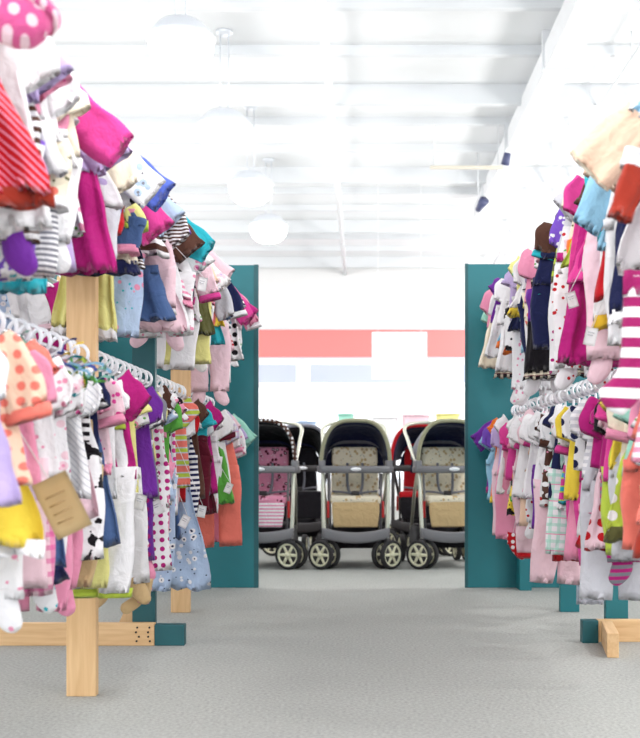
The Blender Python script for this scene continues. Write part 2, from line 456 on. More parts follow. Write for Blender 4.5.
RAND_PATS = [('plain','white'), ('plain','pale pink'), ('plain','white'), ('plain','pink'), ('plain','hot pink'), ('plain','magenta'), ('plain','cream'), ('plain','lavender'),
    ('plain','sky blue'), ('plain','navy'), ('plain','denim blue'), ('plain','white'), ('plain','pale pink'), ('plain','lime'), ('plain','brown'), ('plain','purple'),
    ('dots','white','hot pink'), ('dots','pink','white'), ('dots','navy','white'), ('specks','white','red'), ('specks','white','pink'), ('specks','pale pink','hot pink'),
    ('floral','white','pink','green'), ('floral','pale pink','hot pink','green'), ('floral','pale blue','white','navy'), ('floral','cream','coral','olive'), ('floral','white','lavender','blue'),
    ('stripes','white','pink'), ('stripes','white','navy'), ('stripes','hot pink','white'), ('thin','white','brown'), ('rainbow','lime','hot pink','turquoise'),
    ('blotch','white','black'), ('blotch','pink','maroon'), ('blotch','white','turquoise','pink'), ('plaid','pale pink','hot pink'), ('plaid','white','mint','pink'), ('plain','pale yellow'),
    ('plain','turquoise'), ('plain','red'), ('plain','white'), ('specks','white','navy'), ('floral','white','red','green'), ('plain','pale grey')]
def rp(): return R.choice(RAND_PATS)
def rand_outfit(rail, Y, dens=0.6, light=False):
    k = R.choice(['tee','long','long','tee','dress','vest','ldress'])
    p = rp()
    if light and R.random() < 0.5: p = R.choice(RAND_PATS[:4] + RAND_PATS[19:24])
    tr = ('plain', R.choice(['white','hot pink','pink','navy','pale pink'])) if R.random() < 0.3 else None
    b = None
    if 'dress' not in k and R.random() < dens:
        b = (R.choice(['pants','footed','skirt','shorts','pants']), rp(), None, None, ('plain', R.choice(['white','pink'])) if R.random() < 0.3 else None)
    hang_outfit(rail, Y, (k, p, None, None, tr), b)

UL = {'name': 'upper left rail', 'side': -1, 'lat': 0.82, 'z': 1.66}
LL = {'name': 'lower left rail', 'side': -1, 'lat': 0.82, 'z': 1.01}
UR = {'name': 'upper right rail', 'side': 1, 'lat': 0.84, 'z': 1.66}
LR = {'name': 'lower right rail', 'side': 1, 'lat': 0.84, 'z': 0.97}
BL = {'name': 'rear left rail', 'side': -1, 'lat': 1.55, 'z': 1.62}
POSTS_L = [3.35, 4.31, 5.18]
POSTS_R = [4.44, 5.2]
W = lambda *a: ('plain',)+a
P = W
# (Y, top, bottom, yaw)
UL_HERO = [
 (1.93, ('dress', ('plain','cream'), 8, 215), None, 0.0),
 (2.03, ('sdress', ('diag','red','pink'), 40, 198, P('rust')), None, 0.0),
 (2.13, ('long', P('white'), 46, 150), ('skirt', P('white'), 40, 236), 0.1),
 (2.22, ('tee', P('lavender'), 60, 110), ('footed', ('stripes','white','brown'), 36, 268, P('purple')), 0.1),
 (2.31, ('tee', ('floral','pink','white','hot pink'), 63, 118), ('pants', ('blotch','white','violet','turquoise'), 40, 285), 0.1),
 (2.40, ('long', P('white'), 74, 145), ('pants', ('thin','white','grey'), 58, 278), 0.1),
 (2.49, ('vest', ('stripes','pale pink','white'), 68, 205), ('skirt', P('turquoise'), 60, 290), 0.0),
 (2.58, ('tee', P('cream'), 84, 165), ('footed', P('white'), 76, 270), 0.1),
 (2.67, ('out', P('hot pink'), 130, 170), ('skirt', ('plain','lavender'), 78, 272), -0.1),
 (2.76, ('tee', P('lavender'), 124, 175), ('skirt', P('magenta'), 110, 274), 0.0),
 (2.85, ('vest', ('floral','white','lavender','blue'), 118, 210), None, 0.1),
 (2.94, ('long', P('cream'), 127, 200), ('shorts', P('pale grey'), 112, 262), 0.0),
 (3.03, ('out', ('floral','white','pale blue','grey'), 157, 200), ('shorts', P('blue'), 118, 238), 0.15),
 (3.10, ('tee', ('bigdots','white','black'), 146, 210), ('shorts', P('red'), 124, 235), 0.1),
 (3.18, ('sdress', P('pale yellow'), 144, 222, P('lime')), ('skirt', P('cream'), 135, 262, P('navy')), 0.1),
 (3.27, ('out', P('blue'), 170, 215, P('pale blue')), ('skirt', P('cream'), 140, 250, P('navy')), 0.0),
 (3.45, ('tee', P('hot pink'), 176, 230), ('skirt', P('pale yellow'), 130, 330, P('white'), 255), 0.0),
 (3.53, ('vest', ('wide','brown','white'), 172, 252), ('pants', ('floral','pale blue','pink','turquoise'), 148, 336), 0.1),
 (3.61, ('tee', P('pale blue'), 180, 240), ('skirt', P('denim blue'), 169, 322, None, 270), 0.0),
 (3.68, ('long', ('thin','white','brown'), 186, 250), ('footed', P('pale pink'), 178, 325), 0.0),
 (3.78, ('tee', P('violet'), 192, 250), ('skirt', P('lavender'), 182, 302, P('white')), 0.0),
 (3.90, ('sdress', P('pale pink'), 188, 330), None, 0.1),
 (4.00, ('tee', P('brown'), 200, 262), ('skirt', P('white'), 186, 332), 0.1),
 (4.10, ('out', P('turquoise'), 212, 275, P('black')), ('pants', ('specks','white','pink'), 195, 338), 0.0),
 (4.20, ('tee', ('floral','white','pink','hot pink'), 214, 290), ('footed', P('pale pink'), 192, 342), 0.0),
 (4.42, ('long', P('pale pink'), 219, 300, P('hot pink')), ('shorts', ('floral','navy','pink','yellow'), 200, 318), 0.0),
 (4.52, ('tee', P('peach'), 220, 300), ('pants', P('white'), 204, 368), 0.0),
 (4.64, ('dress', ('floral','white','pale pink','lavender'), 224, 300), ('skirt', P('olive'), 208, 336), 0.1),
 (4.74, ('out', P('pale pink'), 231, 300), ('pants', P('pale yellow'), 212, 364), 0.0),
 (4.86, ('tee', P('white'), 230, 310), ('footed', P('white'), 215, 366), 0.0),
 (4.98, ('long', P('pale grey'), 236, 318), ('shorts', P('coral'), 220, 330), 0.0),
 (5.08, ('vest', P('denim blue'), 228, 320), ('skirt', P('turquoise'), 222, 345), 0.0),
 (5.28, ('long', P('navy'), 238, 325, P('white')), ('footed', P('pale pink'), 224, 402), 0.0),
 (5.38, ('tee', ('stripes','navy','white'), 242, 330), ('skirt', ('specks','pale pink','red'), 232, 352), 0.0),
 (5.50, ('long', P('hot pink'), 248, 325), ('pants', P('white'), 226, 385), 0.0),
 (5.62, ('tee', P('lavender'), 245, 330), ('skirt', ('bigdots','white','black'), 244, 360), 0.0),
 (5.74, ('out', P('magenta'), 253, 335), None, 0.0),
 (5.86, ('long', P('pink'), 255, 330, P('white')), ('pants', ('floral','white','pink','green'), 240, 358), 0.0),
 (5.98, ('tee', P('pale pink'), 250, 335), None, 0.0),
]
LL_HERO = [
 (1.95, ('long', P('white'), 0, 480), ('skirt', P('lavender'), 30, 500), 0.0),
 (2.05, ('long', ('dots','peach','coral'), 30, 480, P('coral')), ('skirt', ('dots','peach','coral'), 20, 490), 0.0),
 (2.15, ('sdress', P('yellow'), 44, 545, P('white')), None, 0.1),
 (2.25, ('long', P('pink'), 44, 500), ('skirt', P('lavender'), 36, 508), 0.1),
 (2.35, ('out', ('specks','coral','orange'), 50, 478), ('footed', ('specks','white','pink'), 36, 618), -0.1),
 (2.46, ('long', ('specks','white','pink'), 62, 480), ('pants', P('pale pink'), 46, 590), -0.1),
 (2.56, ('ldress', ('floral','white','pale pink','pink'), 66, 480), ('skirt', P('denim blue'), 58, 572, P('navy')), 0.0),
 (2.66, ('long', ('specks','white','hot pink'), 76, 470), ('footed', ('specks','white','turquoise'), 74, 600), 0.0),
 (2.75, ('long', ('diag','white','pale grey'), 80, 500), ('pants', P('pink'), 70, 610), 0.0),
 (2.84, ('tee', ('stripes','black','white'), 84, 440), ('footed', P('pink'), 90, 605), 0.0),
 (2.93, ('tee', P('navy'), 94, 460), ('shorts', P('tan'), 104, 585), 0.0),
 (3.03, ('long', ('specks','pale pink','hot pink'), 96, 470, P('pink')), ('skirt', P('denim blue'), 110, 548), 0.0),
 (3.12, ('tee', P('white'), 98, 500), ('pants', P('pale yellow'), 106, 590), 0.0),
 (3.23, ('out', P('magenta'), 147, 482), ('pants', ('plain','white'), 134, 592, P('lime')), -0.1),
 (3.44, ('tee', P('pale yellow'), 138, 495, P('white')), ('pants', P('maroon'), 130, 580), 0.0),
 (3.53, ('long', P('purple'), 142, 500), ('footed', P('white'), 134, 600, P('tan')), 0.0),
 (3.62, ('tee', ('floral','white','pink','lavender'), 150, 500, P('pale yellow')), ('shorts', ('floral','pink','olive','white'), 148, 545), 0.0),
 (3.71, ('long', P('grey'), 160, 500), ('footed', ('dots','purple','magenta'), 150, 575, P('pink')), 0.0),
 (3.80, ('tee', ('floral','white','pale pink','pink'), 158, 490, P('white')), ('pants', P('magenta'), 154, 510), 0.0),
 (3.90, ('out', ('blotch','white','brown','pink'), 172, 510), ('pants', ('dots','white','magenta'), 164, 572), 0.0),
 (4.00, ('long', P('green'), 172, 510), ('shorts', P('pink'), 176, 550), 0.0),
 (4.10, ('out', ('blotch','black','white','pink'), 182, 505), ('footed', P('pink'), 172, 545, P('pale pink')), 0.0),
 (4.19, ('tee', ('dots','white','hot pink'), 182, 515), ('pants', ('floral','pale blue','white','navy'), 178, 590), 0.0),
 (4.42, ('out', ('rainbow','pale grey','coral','lime'), 192, 488), ('skirt', P('denim blue'), 178, 540), 0.0),
 (4.52, ('long', P('red'), 199, 500), ('footed', P('pale pink'), 188, 560), 0.0),
 (4.60, ('sdress', ('floral','pale blue','white','navy'), 222, 588), None, 0.0),
 (4.70, ('out', P('brown'), 204, 500), ('skirt', P('white'), 192, 540), 0.0),
 (4.80, ('tee', P('turquoise'), 207, 495), ('shorts', P('maroon'), 214, 512), 0.0),
 (4.92, ('out', P('magenta'), 220, 495), ('skirt', P('maroon'), 213, 515), 0.0),
 (5.03, ('tee', P('white'), 222, 500, P('pink')), ('pants', P('white'), 226, 512), 0.0),
 (5.28, ('long', P('white'), 228, 490, P('maroon')), ('skirt', P('green'), 228, 506), 0.0),
 (5.38, ('long', ('plaid','white','lavender','pink'), 234, 500), ('shorts', P('coral'), 236, 548), 0.0),
 (5.50, ('out', P('pale pink'), 240, 498), ('shorts', P('pink'), 232, 540), 0.0),
 (5.62, ('long', P('white'), 238, 500, P('pink')), None, 0.0),
 (5.74, ('long', ('specks','white','pink'), 246, 498), ('skirt', P('pale pink'), 236, 510), 0.0),
 (5.86, ('tee', P('lavender'), 246, 500), None, 0.0),
 (5.98, ('out', P('mint'), 254, 495), None, 0.0),
]
UR_HERO = [
 (2.10, ('tee', P('sky blue'), 655, 190), ('skirt', ('blotch','sky blue','violet','turquoise'), 640, 150), 0.0),
 (2.20, ('long', P('turquoise'), 640, 150), ('pants', P('pale yellow'), 635, 170), 0.0),
 (2.32, ('long', P('white'), 640, 210), None, 0.0),
 (2.44, ('tee', ('floral','white','sky blue','pink'), 634, 180), ('pants', ('wide','pink','white'), 650, 260), 0.0),
 (2.66, ('sdress', P('white'), 602, 276), None, 0.0),
 (2.76, ('long', P('sky blue'), 610, 230), ('skirt', P('olive'), 632, 264), 0.0),
 (2.86, ('long', P('peach'), 604, 240), ('skirt', P('navy'), 604, 312, P('white')), 0.0),
 (2.96, ('ldress', P('sky blue'), 576, 250), ('pants', P('white'), 590, 345), 0.0),
 (3.06, ('tee', ('blotch','peach','brown','orange'), 592, 230), ('skirt', P('red'), 598, 300), 0.0),
 (3.16, ('long', P('turquoise'), 590, 240), ('skirt', P('white'), 588, 318, P('mustard')), 0.0),
 (3.26, ('vest', ('blotch','white','navy'), 582, 270), ('footed', P('pale pink'), 584, 376), 0.0),
 (3.36, ('tee', P('brown'), 577, 210, P('hot pink')), ('shorts', P('yellow'), 590, 346), 0.0),
 (3.46, ('long', P('hot pink'), 572, 285), ('skirt', P('magenta'), 570, 368), 0.0),
 (3.56, ('tee', ('floral','cream','pink','olive'), 568, 260), ('shorts', P('orange'), 570, 300, P('red')), 0.0),
 (3.66, ('out', P('pale grey'), 559, 260, P('magenta')), ('footed', ('specks','white','red'), 555, 385), 0.0),
 (3.76, ('ldress', ('specks','violet','white'), 556, 280), ('pants', P('navy'), 562, 350), 0.0),
 (3.88, ('tee', P('black'), 562, 260), ('shorts', P('pink'), 560, 310), 0.0),
 (3.98, ('vest', ('bigdots','lime','olive'), 555, 285), ('pants', ('specks','white','magenta'), 556, 376), 0.0),
 (4.08, ('long', P('brown'), 545, 290, P('turquoise')), ('pants', P('navy'), 535, 350), 0.0),
 (4.18, ('tee', ('floral','white','pink','navy'), 546, 280), ('pants', P('purple'), 548, 350), 0.0),
 (4.30, ('long', P('pale pink'), 540, 300), ('skirt', P('pale yellow'), 545, 350, P('lime')), 0.0),
 (4.56, ('long', P('pink'), 532, 300), ('skirt', P('black'), 518, 370, ('plaid','black','cream','maroon')), 0.0),
 (4.66, ('tee', ('floral','pale yellow','pink','orange'), 532, 310), ('footed', P('white'), 530, 392), 0.0),
 (4.76, ('long', P('white'), 524, 310), ('pants', P('navy'), 514, 358), 0.0),
 (4.86, ('tee', P('mint'), 522, 320), ('skirt', P('sky blue'), 518, 352), 0.0),
 (4.98, ('out', P('pale yellow'), 515, 320, P('lavender')), ('footed', ('specks','white','pink'), 515, 400), 0.0),
 (5.08, ('tee', P('lavender'), 513, 320), ('pants', ('blotch','white','black'), 505, 350), 0.0),
 (5.32, ('long', P('white'), 508, 325), ('skirt', P('white'), 497, 372, ('plaid','black','cream','maroon')), 0.0),
 (5.42, ('tee', P('hot pink'), 506, 320), ('footed', P('pale pink'), 508, 400, P('white')), 0.0),
 (5.54, ('out', P('purple'), 495, 325), ('skirt', P('white'), 488, 360), 0.0),
 (5.66, ('long', P('white'), 492, 330), ('pants', ('dots','navy','white'), 500, 355), 0.0),
 (5.78, ('long', P('pink'), 485, 330), ('skirt', P('cream'), 484, 370), 0.0),
 (5.90, ('out', ('plain','pale pink'), 482, 330, P('orange')), None, 0.0),
 (6.00, ('tee', P('mint'), 482, 330, P('navy')), None, 0.0),
]
LR_HERO = [
 (2.35, ('long', ('stripes','pink','white'), 646, 480), ('skirt', P('coral'), 640, 530), 0.0),
 (2.46, ('long', P('coral'), 640, 470), ('skirt', P('rust'), 640, 560), 0.0),
 (2.56, ('tee', ('floral','white','hot pink','green'), 632, 480), ('skirt', ('blotch','lavender','purple','white'), 634, 510), 0.0),
 (2.66, ('long', P('pink'), 625, 500), ('pants', ('blotch','tan','coral','peach'), 608, 606), 0.0),
 (2.76, ('tee', ('plain','mint'), 622, 480), ('shorts', P('coral'), 626, 552), 0.0),
 (2.86, ('long', P('cream'), 617, 490, P('pink')), ('skirt', ('bigdots','lime','white'), 610, 532, P('olive')), 0.0),
 (2.96, ('out', P('yellow'), 612, 470), ('pants', P('pale grey'), 612, 560), 0.0),
 (3.06, ('tee', P('hot pink'), 608, 480), ('pants', P('lime'), 602, 555), 0.0),
 (3.16, ('ldress', P('black'), 606, 525), None, 0.0),
 (3.26, ('tee', P('magenta'), 596, 470), ('footed', ('stripes','magenta','grey'), 596, 575), 0.0),
 (3.36, ('long', P('magenta'), 596, 470), ('skirt', ('bigdots','pale pink','red'), 592, 552), 0.0),
 (3.46, ('long', ('stripes','pale grey','white'), 577, 480), ('pants', P('pale grey'), 586, 600), 0.0),
 (3.56, ('tee', ('dots','black','white'), 588, 500), ('skirt', P('magenta'), 578, 556), 0.0),
 (3.66, ('long', ('bigdots','white','navy'), 570, 470), ('skirt', P('white'), 576, 538, P('red')), 0.0),
 (3.78, ('long', P('yellow'), 570, 500), ('pants', P('hot pink'), 575, 565), 0.0),
 (3.88, ('long', P('white'), 566, 500), ('skirt', P('pink'), 566, 560), 0.0),
 (3.98, ('out', P('white'), 562, 475, P('violet')), ('skirt', ('specks','white','blue'), 566, 545), 0.0),
 (4.08, ('tee', P('navy'), 562, 500), ('pants', ('plaid','white','mint','pink'), 552, 556), 0.0),
 (4.18, ('ldress', ('plain','white'), 552, 500, P('brown')), ('skirt', P('magenta'), 560, 528), 0.0),
 (4.28, ('tee', ('floral','brown','white','pink'), 552, 500), ('skirt', P('red'), 550, 560), 0.0),
 (4.38, ('long', P('white'), 545, 490), ('pants', P('pale pink'), 540, 585), 0.0),
 (4.56, ('long', P('white'), 540, 500), ('shorts', P('purple'), 536, 530), 0.0),
 (4.66, ('out', P('pale pink'), 530, 500), ('pants', P('maroon'), 540, 545), 0.0),
 (4.78, ('ldress', P('pale pink'), 524, 490), ('skirt', P('brown'), 524, 548), 0.0),
 (4.90, ('long', P('white'), 520, 500), ('shorts', P('peach'), 528, 528), 0.0),
 (5.02, ('tee', ('specks','white','pink'), 520, 500), ('footed', P('pale pink'), 514, 536), 0.0),
 (5.12, ('out', P('white'), 512, 500), ('pants', P('pale pink'), 518, 556, P('red')), 0.0),
 (5.32, ('long', P('hot pink'), 506, 480), ('skirt', ('blotch','yellow','black','green'), 506, 515), 0.0),
 (5.44, ('out', P('white'), 500, 495), ('pants', P('pink'), 500, 540), 0.0),
 (5.56, ('long', P('lavender'), 496, 500), ('skirt', P('white'), 496, 518), 0.0),
 (5.68, ('out', P('orange'), 490, 500, P('yellow')), ('pants', P('pale pink'), 494, 536), 0.0),
 (5.78, ('long', P('violet'), 485, 500), ('shorts', P('sky blue'), 487, 500), 0.0),
 (5.88, ('tee', P('sky blue'), 481, 500), None, 0.0),
 (5.98, ('out', P('purple'), 474, 490, P('magenta')), None, 0.0),
]
for rail, hero in ((UL, UL_HERO), (LL, LL_HERO), (UR, UR_HERO), (LR, LR_HERO)):
    for (Y, t, b, yw) in hero:
        posts = POSTS_L if rail['side'] < 0 else []
        y = Y
        for p in posts:
            if abs(y-p) < 0.055: y = p + math.copysign(0.06, y-p)
        hang_outfit(rail, y, t, b, yw + R.uniform(-0.16, 0.16))
    ys = [q[0] for q in hero]
    for a, c in zip(ys, ys[1:]):
        y = (a+c)/2
        if c-a < 0.075 or (rail is LL and (2.0 < y < 2.3 or 3.0 < y < 3.3)) or any(abs(y-p) < 0.05 for p in posts): continue
        k = R.choice(['tee','long','long','dress','vest','tee']); p = rp()
        if R.random() < 0.68: p = R.choice([P('white'), P('pale pink'), ('specks','white','pink'), P('pink'), ('floral','white','pink','green')])
        bb = (R.choice(['pants','skirt','shorts','footed']), rp(), None, None, None) if R.random() < 0.4 and k != 'dress' and rail['z'] < 1.3 else None
        if rail['z'] > 1.3 and k != 'dress' and R.random() < 0.65:
            zt = rail['z'] - R.uniform(.20, .27); zl = zt - R.uniform(.10, .17); ex = CX + rail['side']*(rail['lat']-R.uniform(.15,.20))*F/y
            bb = (R.choice(['skirt','shorts','skirt']), rp(), ex, HY-(zl-CH)*F/y, P(R.choice(['white','pink','yellow','hot pink','orange'])) if R.random() < .4 else None, HY-(zt-CH)*F/y)
        hang_outfit(rail, y, (k, p, None, None, P(R.choice(['white','pink','hot pink'])) if R.random() < .25 else None), bb, R.uniform(-.2, .2), hook=rail['z'] > 1.3, small=True)
for i in range(14):
    rand_outfit(BL, 3.0+i*0.22, 0.5, True)
label_all()

# ------------------------------------------------------------------ single hanging accessories
def place(o, x, y, z, rz=0, ry=0, rx=0): o.location = (x, y, z); o.rotation_euler = (rx, ry, rz); return o
def hat(pat, brim, name='baby_hat'):
    b = bmesh.new(); n = 10; prof = [(0.075, 0.0), (0.085, 0.012), (0.083, 0.04), (0.07, 0.07), (0.045, 0.092), (0.012, 0.10)]
    rings = [((0,0,z), (r,0,0), r*0.75, 0.3) for r, z in prof]
    rings = rings[::-1]
    loft(b, rings, seg=24, fold=0.003)
    o = obj(name, b, cloth(*pat))
    obj('brim', loft(bmesh.new(), [((0,0,0.008), (0.083,0,0), 0.064, .6), ((0,0,-0.012), (0.10,0,0), 0.08, 1.0)], seg=24, fold=0.004, kf=4), cloth(*brim), o)
    return o
h = hat(('bigdots','dusty pink','pale pink'), ('dots','dusty pink','pale pink')); h.scale = (.68,.68,.68); place(h, WX(20,1.86), 1.86, WZ(8,1.86), 0.2, 0.35, 2.9)
tag(h, 'pink baby hat with big white dots, top left corner of the clothes', 'hat')
# peach bib-like hood on the upper right rail
pb = obj('baby_hood', body(0.09, -0.07, [(0,0.045),(0.4,0.06),(1,0.062)], b=0.022, fold=0.006, kf=1.5), cloth('plain','peach'))
place(pb, WX(612,2.46), 2.46, WZ(147,2.46), -0.35, 0.85, 0.25)
obj('binding', body(-0.066, -0.073, [(0,0.0635),(1,0.0635)], b=0.0235, fold=0.004, n=2), cloth('plain','cream'), pb)
tag(pb, 'plain peach baby hood sticking out above the upper right rail', 'hood')
st = g_stocking('striped_stocking', cloth('wide','plum','white'), 0.036, 0.085, -0.17, dirx=-1, trim=cloth('plain','plum'))
place(st, WX(640,2.30), 2.30, WZ(318,2.30), -0.15, 0.05)
tag(st, 'long plum and white striped stocking at the right edge, foot pointing left', 'stocking')
s2 = obj('baby_sock', limb((0,0,0.05), (0,0,-0.055), 0.027, 0.024, flat=0.6), cloth('plain','rust')); obj('cuff', limb((0,0,0.09), (0,0,0.045), 0.026, 0.029, flat=0.62, n=4), cloth('plain','white'), s2)
place(s2, WX(627,2.2), 2.2, WZ(193,2.2), 0.2, 0.3)
tag(s2, 'rust red sock with a white cuff beside the peach hood', 'sock')
s3 = g_stocking('baby_sock', cloth('dots','red','white'), 0.022, 0.05, -0.03, dirx=1)
place(s3, WX(512,5.2), 5.2, WZ(548,5.2), 0.0, 0)
tag(s3, 'small red sock with white dots below the lower right clothes', 'sock')
s4 = g_stocking('baby_sock', cloth('plain','tan'), 0.02, 0.03, -0.03, dirx=-1, trim=cloth('dots','pink','hot pink'))
place(s4, WX(143,3.6), 3.6, WZ(600,3.6), 0.3, 0.2)
tag(s4, 'small tan sock with pink dotted cuff below the lower left clothes', 'sock')

def thread(o, x, y, z, top=0.0):
    """cotton thread from the top of a small hanging thing up to the rail"""
    inv = (Matrix.LocRotScale(o.location, o.rotation_euler, o.scale)).inverted()
    p0 = Vector((0, 0, top)); p1 = inv @ Vector((x, y, z))
    obj('thread', tube([p0, p0.lerp(p1, 0.5) + Vector((0, 0, -0.004)), p1], 0.0012, 5), cloth('plain', 'white'), o)
thread(h, -0.82, 1.86, 1.652, 0.09)
thread(pb, 0.84, 2.46, 1.652, 0.08)
thread(st, 0.84, 2.30, 1.652, 0.09)
thread(s2, 0.84, 2.20, 1.652, 0.085)
thread(s3, 0.84, 5.20, 0.962, 0.05)
thread(s4, -0.82, 3.60, 1.002, 0.04)
def paper_tag(x, y, z, w, h, rot, col, label, name='paper_tag', lines=3, ink=(150,120,80)):
    b = bmesh.new(); n = 6; rows = []
    for j in range(n+1):
        t = j/n; row = []
        for i in range(n+1):
            u = i/n
            row.append(b.verts.new(((u-.5)*w, 0.006*math.sin(u*3)+0.004*t, -t*h)))
        rows.append(row)
    for j in range(n):
        for i in range(n): b.faces.new((rows[j][i], rows[j][i+1], rows[j+1][i+1], rows[j+1][i]))
    bmesh.ops.solidify(b, geom=b.faces[:], thickness=0.0012)
    o = obj(name, b, solid('paper_'+name+str(col), col, 0.8))
    lb = bmesh.new()
    for k in range(lines):
        addbox(lb, -w*0.3, w*(0.25-0.1*(k % 2)), -0.0022, -0.0012, -h*(0.3+0.15*k)-0.0015, -h*(0.3+0.15*k)+0.0015)
    obj('printed_line', lb, solid('ink'+str(ink), ink, 0.7), o)
    o.location = (x, y, z); o.rotation_euler = rot
    zr = 1.652 if z > 1.05 else (1.002 if x < 0 else 0.962)
    thread(o, math.copysign(0.82 if x < 0 else 0.84, x), y, zr, 0.0)
    return tag(o, label, 'tag')
paper_tag(WX(48,2.2), 2.2, WZ(478,2.2), 0.075, 0.12, (0.0, -0.45, 0.05), (215,190,145), 'big tan cardboard tag hanging among the lower left clothes', 'cardboard_tag', 4)
paper_tag(WX(120,3.3), 3.28, WZ(455,3.3), 0.05, 0.09, (0, -0.5, 0.1), (238,240,225), 'white paper tag with green print below the magenta top', 'paper_tag', 2, (170,200,60))
for i, (px, py, Y, a, lb) in enumerate([(146,494,3.4,.3,'small white price tag at the waist of the white trousers'), (190,515,4.12,.5,'small white price tag left of the blue flowered nightgown'),
        (158,500,3.75,-.4,'small white price tag hanging by the grey sleeve'), (205,505,4.45,.2,'small white price tag under the magenta sleeve'), (232,483,5.1,.4,'small white price tag near the end of the lower left rail'),
        (206,280,3.95,.2,'small white price tag hanging on the upper left rail'), (566,295,3.4,-.3,'small white price tag on the upper right rail clothes'), (588,330,3.0,.2,'small white price tag beside the yellow ruffle on the right')]):
    paper_tag(WX(px,Y), Y-0.06, WZ(py,Y), 0.032, 0.048, (0, a, 0), (250,250,250), lb, 'price_tag', 2, (190,190,195))

# ribbon garland by the wooden post
root = empty('ribbon_bunch', (WX(66,2.6), 2.6, WZ(372,2.6)))
tag(root, 'bunch of curled lime, blue and violet ribbons beside the nearest wooden post', 'ribbons')
for i in range(26):
    c = R.choice(['lime','yellow','sky blue','turquoise','blue','mint','violet','green'])
    a = R.uniform(0, 2*PI); L_ = R.uniform(0.05, 0.10); x0 = R.uniform(-.07,.07)
    pts = [(x0+L_*t*math.cos(a)+0.008*math.sin(12*t+i), -0.03+0.02*math.sin(5*t+i)+R.uniform(-.01,.01), L_*t*math.sin(a)*0.8+0.008*math.cos(12*t+i)-0.03*x0/0.07) for t in [k/10 for k in range(11)]]
    b = bmesh.new(); v = [(b.verts.new(p), b.verts.new((p[0]+0.004, p[1]+0.003, p[2]+0.006))) for p in pts]
    for k in range(10): b.faces.new((v[k][0], v[k+1][0], v[k+1][1], v[k][1]))
    bmesh.ops.solidify(b, geom=b.faces[:], thickness=0.0012)
    obj('ribbon', b, cloth('plain', c), root)
# white outline drawing on the magenta sleeve: three nested loops of piping
for rec in ALLG:
    if rec['rail'] is LL and abs(rec['Y']-3.23) < 0.03:
        t = rec['top'][0]
        for k, s in enumerate((1.0, 0.75, 0.5)):
            pts = [(0.10+0.02*k+s*0.045*math.cos(a)*1.2, -0.040-0.001*k, -0.125+s*0.028*math.sin(a)-0.35*s*0.045*math.cos(a)) for a in [i*PI*1.6/16-0.9 for i in range(17)]]
            p = obj('white_piping', tube(pts, 0.0025, 6), cloth('plain','white'), t)

# ------------------------------------------------------------------ racks
def lumber(name, x0, x1, y0, y1, z0, z1, m, parent, bev=0.003):
    cx, cy, cz = (x0+x1)/2, (y0+y1)/2, (z0+z1)/2
    dx, dy, dz = x1-x0, y1-y0, z1-z0
    if dz >= dx and dz >= dy: b = box(-dx/2, dx/2, -dy/2, dy/2, -dz/2, dz/2, bev); e = (0,0,0)
    elif dx >= dy: b = box(-dz/2, dz/2, -dy/2, dy/2, -dx/2, dx/2, bev); e = (0, PI/2, 0)
    else: b = box(-dx/2, dx/2, -dz/2, dz/2, -dy/2, dy/2, bev); e = (PI/2, 0, 0)
    o = obj(name, b, m, parent, smooth=False); o.location = (cx, cy, cz); o.rotation_euler = e
    return o
rk = empty('clothes_rack', (0,0,0)); rk.location = (-0.84, 4.3, 0)
def loc(o, r): o.location = Vector(o.location) - Vector(r.location); return o
tag(rk, 'left two-tier lumber clothes rack with pine and teal posts', 'clothes rack')
for y, m in ((3.35, PINE), (4.31, TEALD), (5.18, PINE)):
    loc(lumber('post', -0.885, -0.796, y-0.019, y+0.019, 0.0, 1.70, m, rk), rk)
for z in (1.66, 1.01):
    o = obj('rail', tube([(-0.82, 1.75, z-0.008), (-0.82, 6.12, z-0.008)], 0.012, 12), STEEL, rk); loc(o, rk)
y = 4.26
loc(lumber('foot_beam', -2.2, -0.79, y-0.019, y+0.019, 0.0, 0.086, PINE, rk), rk)
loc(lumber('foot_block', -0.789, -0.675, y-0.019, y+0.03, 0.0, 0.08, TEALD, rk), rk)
sb = bmesh.new()
for sx in (-0.81, -0.853):
    for sz in (0.018, 0.035, 0.052, 0.07):
        r = bmesh.ops.create_cone(sb, cap_ends=True, segments=10, radius1=0.0038, radius2=0.0038, depth=0.004)
        bmesh.ops.rotate(sb, verts=r['verts'], matrix=Matrix.Rotation(PI/2, 3, 'X'), cent=(0,0,0))
        bmesh.ops.translate(sb, verts=r['verts'], vec=(sx + R.uniform(-.008,.008), y-0.0205, sz))
loc(obj('screw_heads', sb, solid('screw_dark', (45,40,38), 0.4, 0.6), rk), rk)
b = bmesh.new()
v = [b.verts.new(p) for p in ((-0.99,4.4,0),(-0.89,4.4,0),(-0.89,4.4,0.13),(-0.93,4.4,0.13))]
f = b.faces.new(v); ex = bmesh.ops.extrude_face_region(b, geom=[f]); bmesh.ops.translate(b, vec=(0,0.038,0), verts=[g for g in ex['geom'] if isinstance(g, bmesh.types.BMVert)])
loc(obj('gusset_block', b, PINE, rk, False), rk)

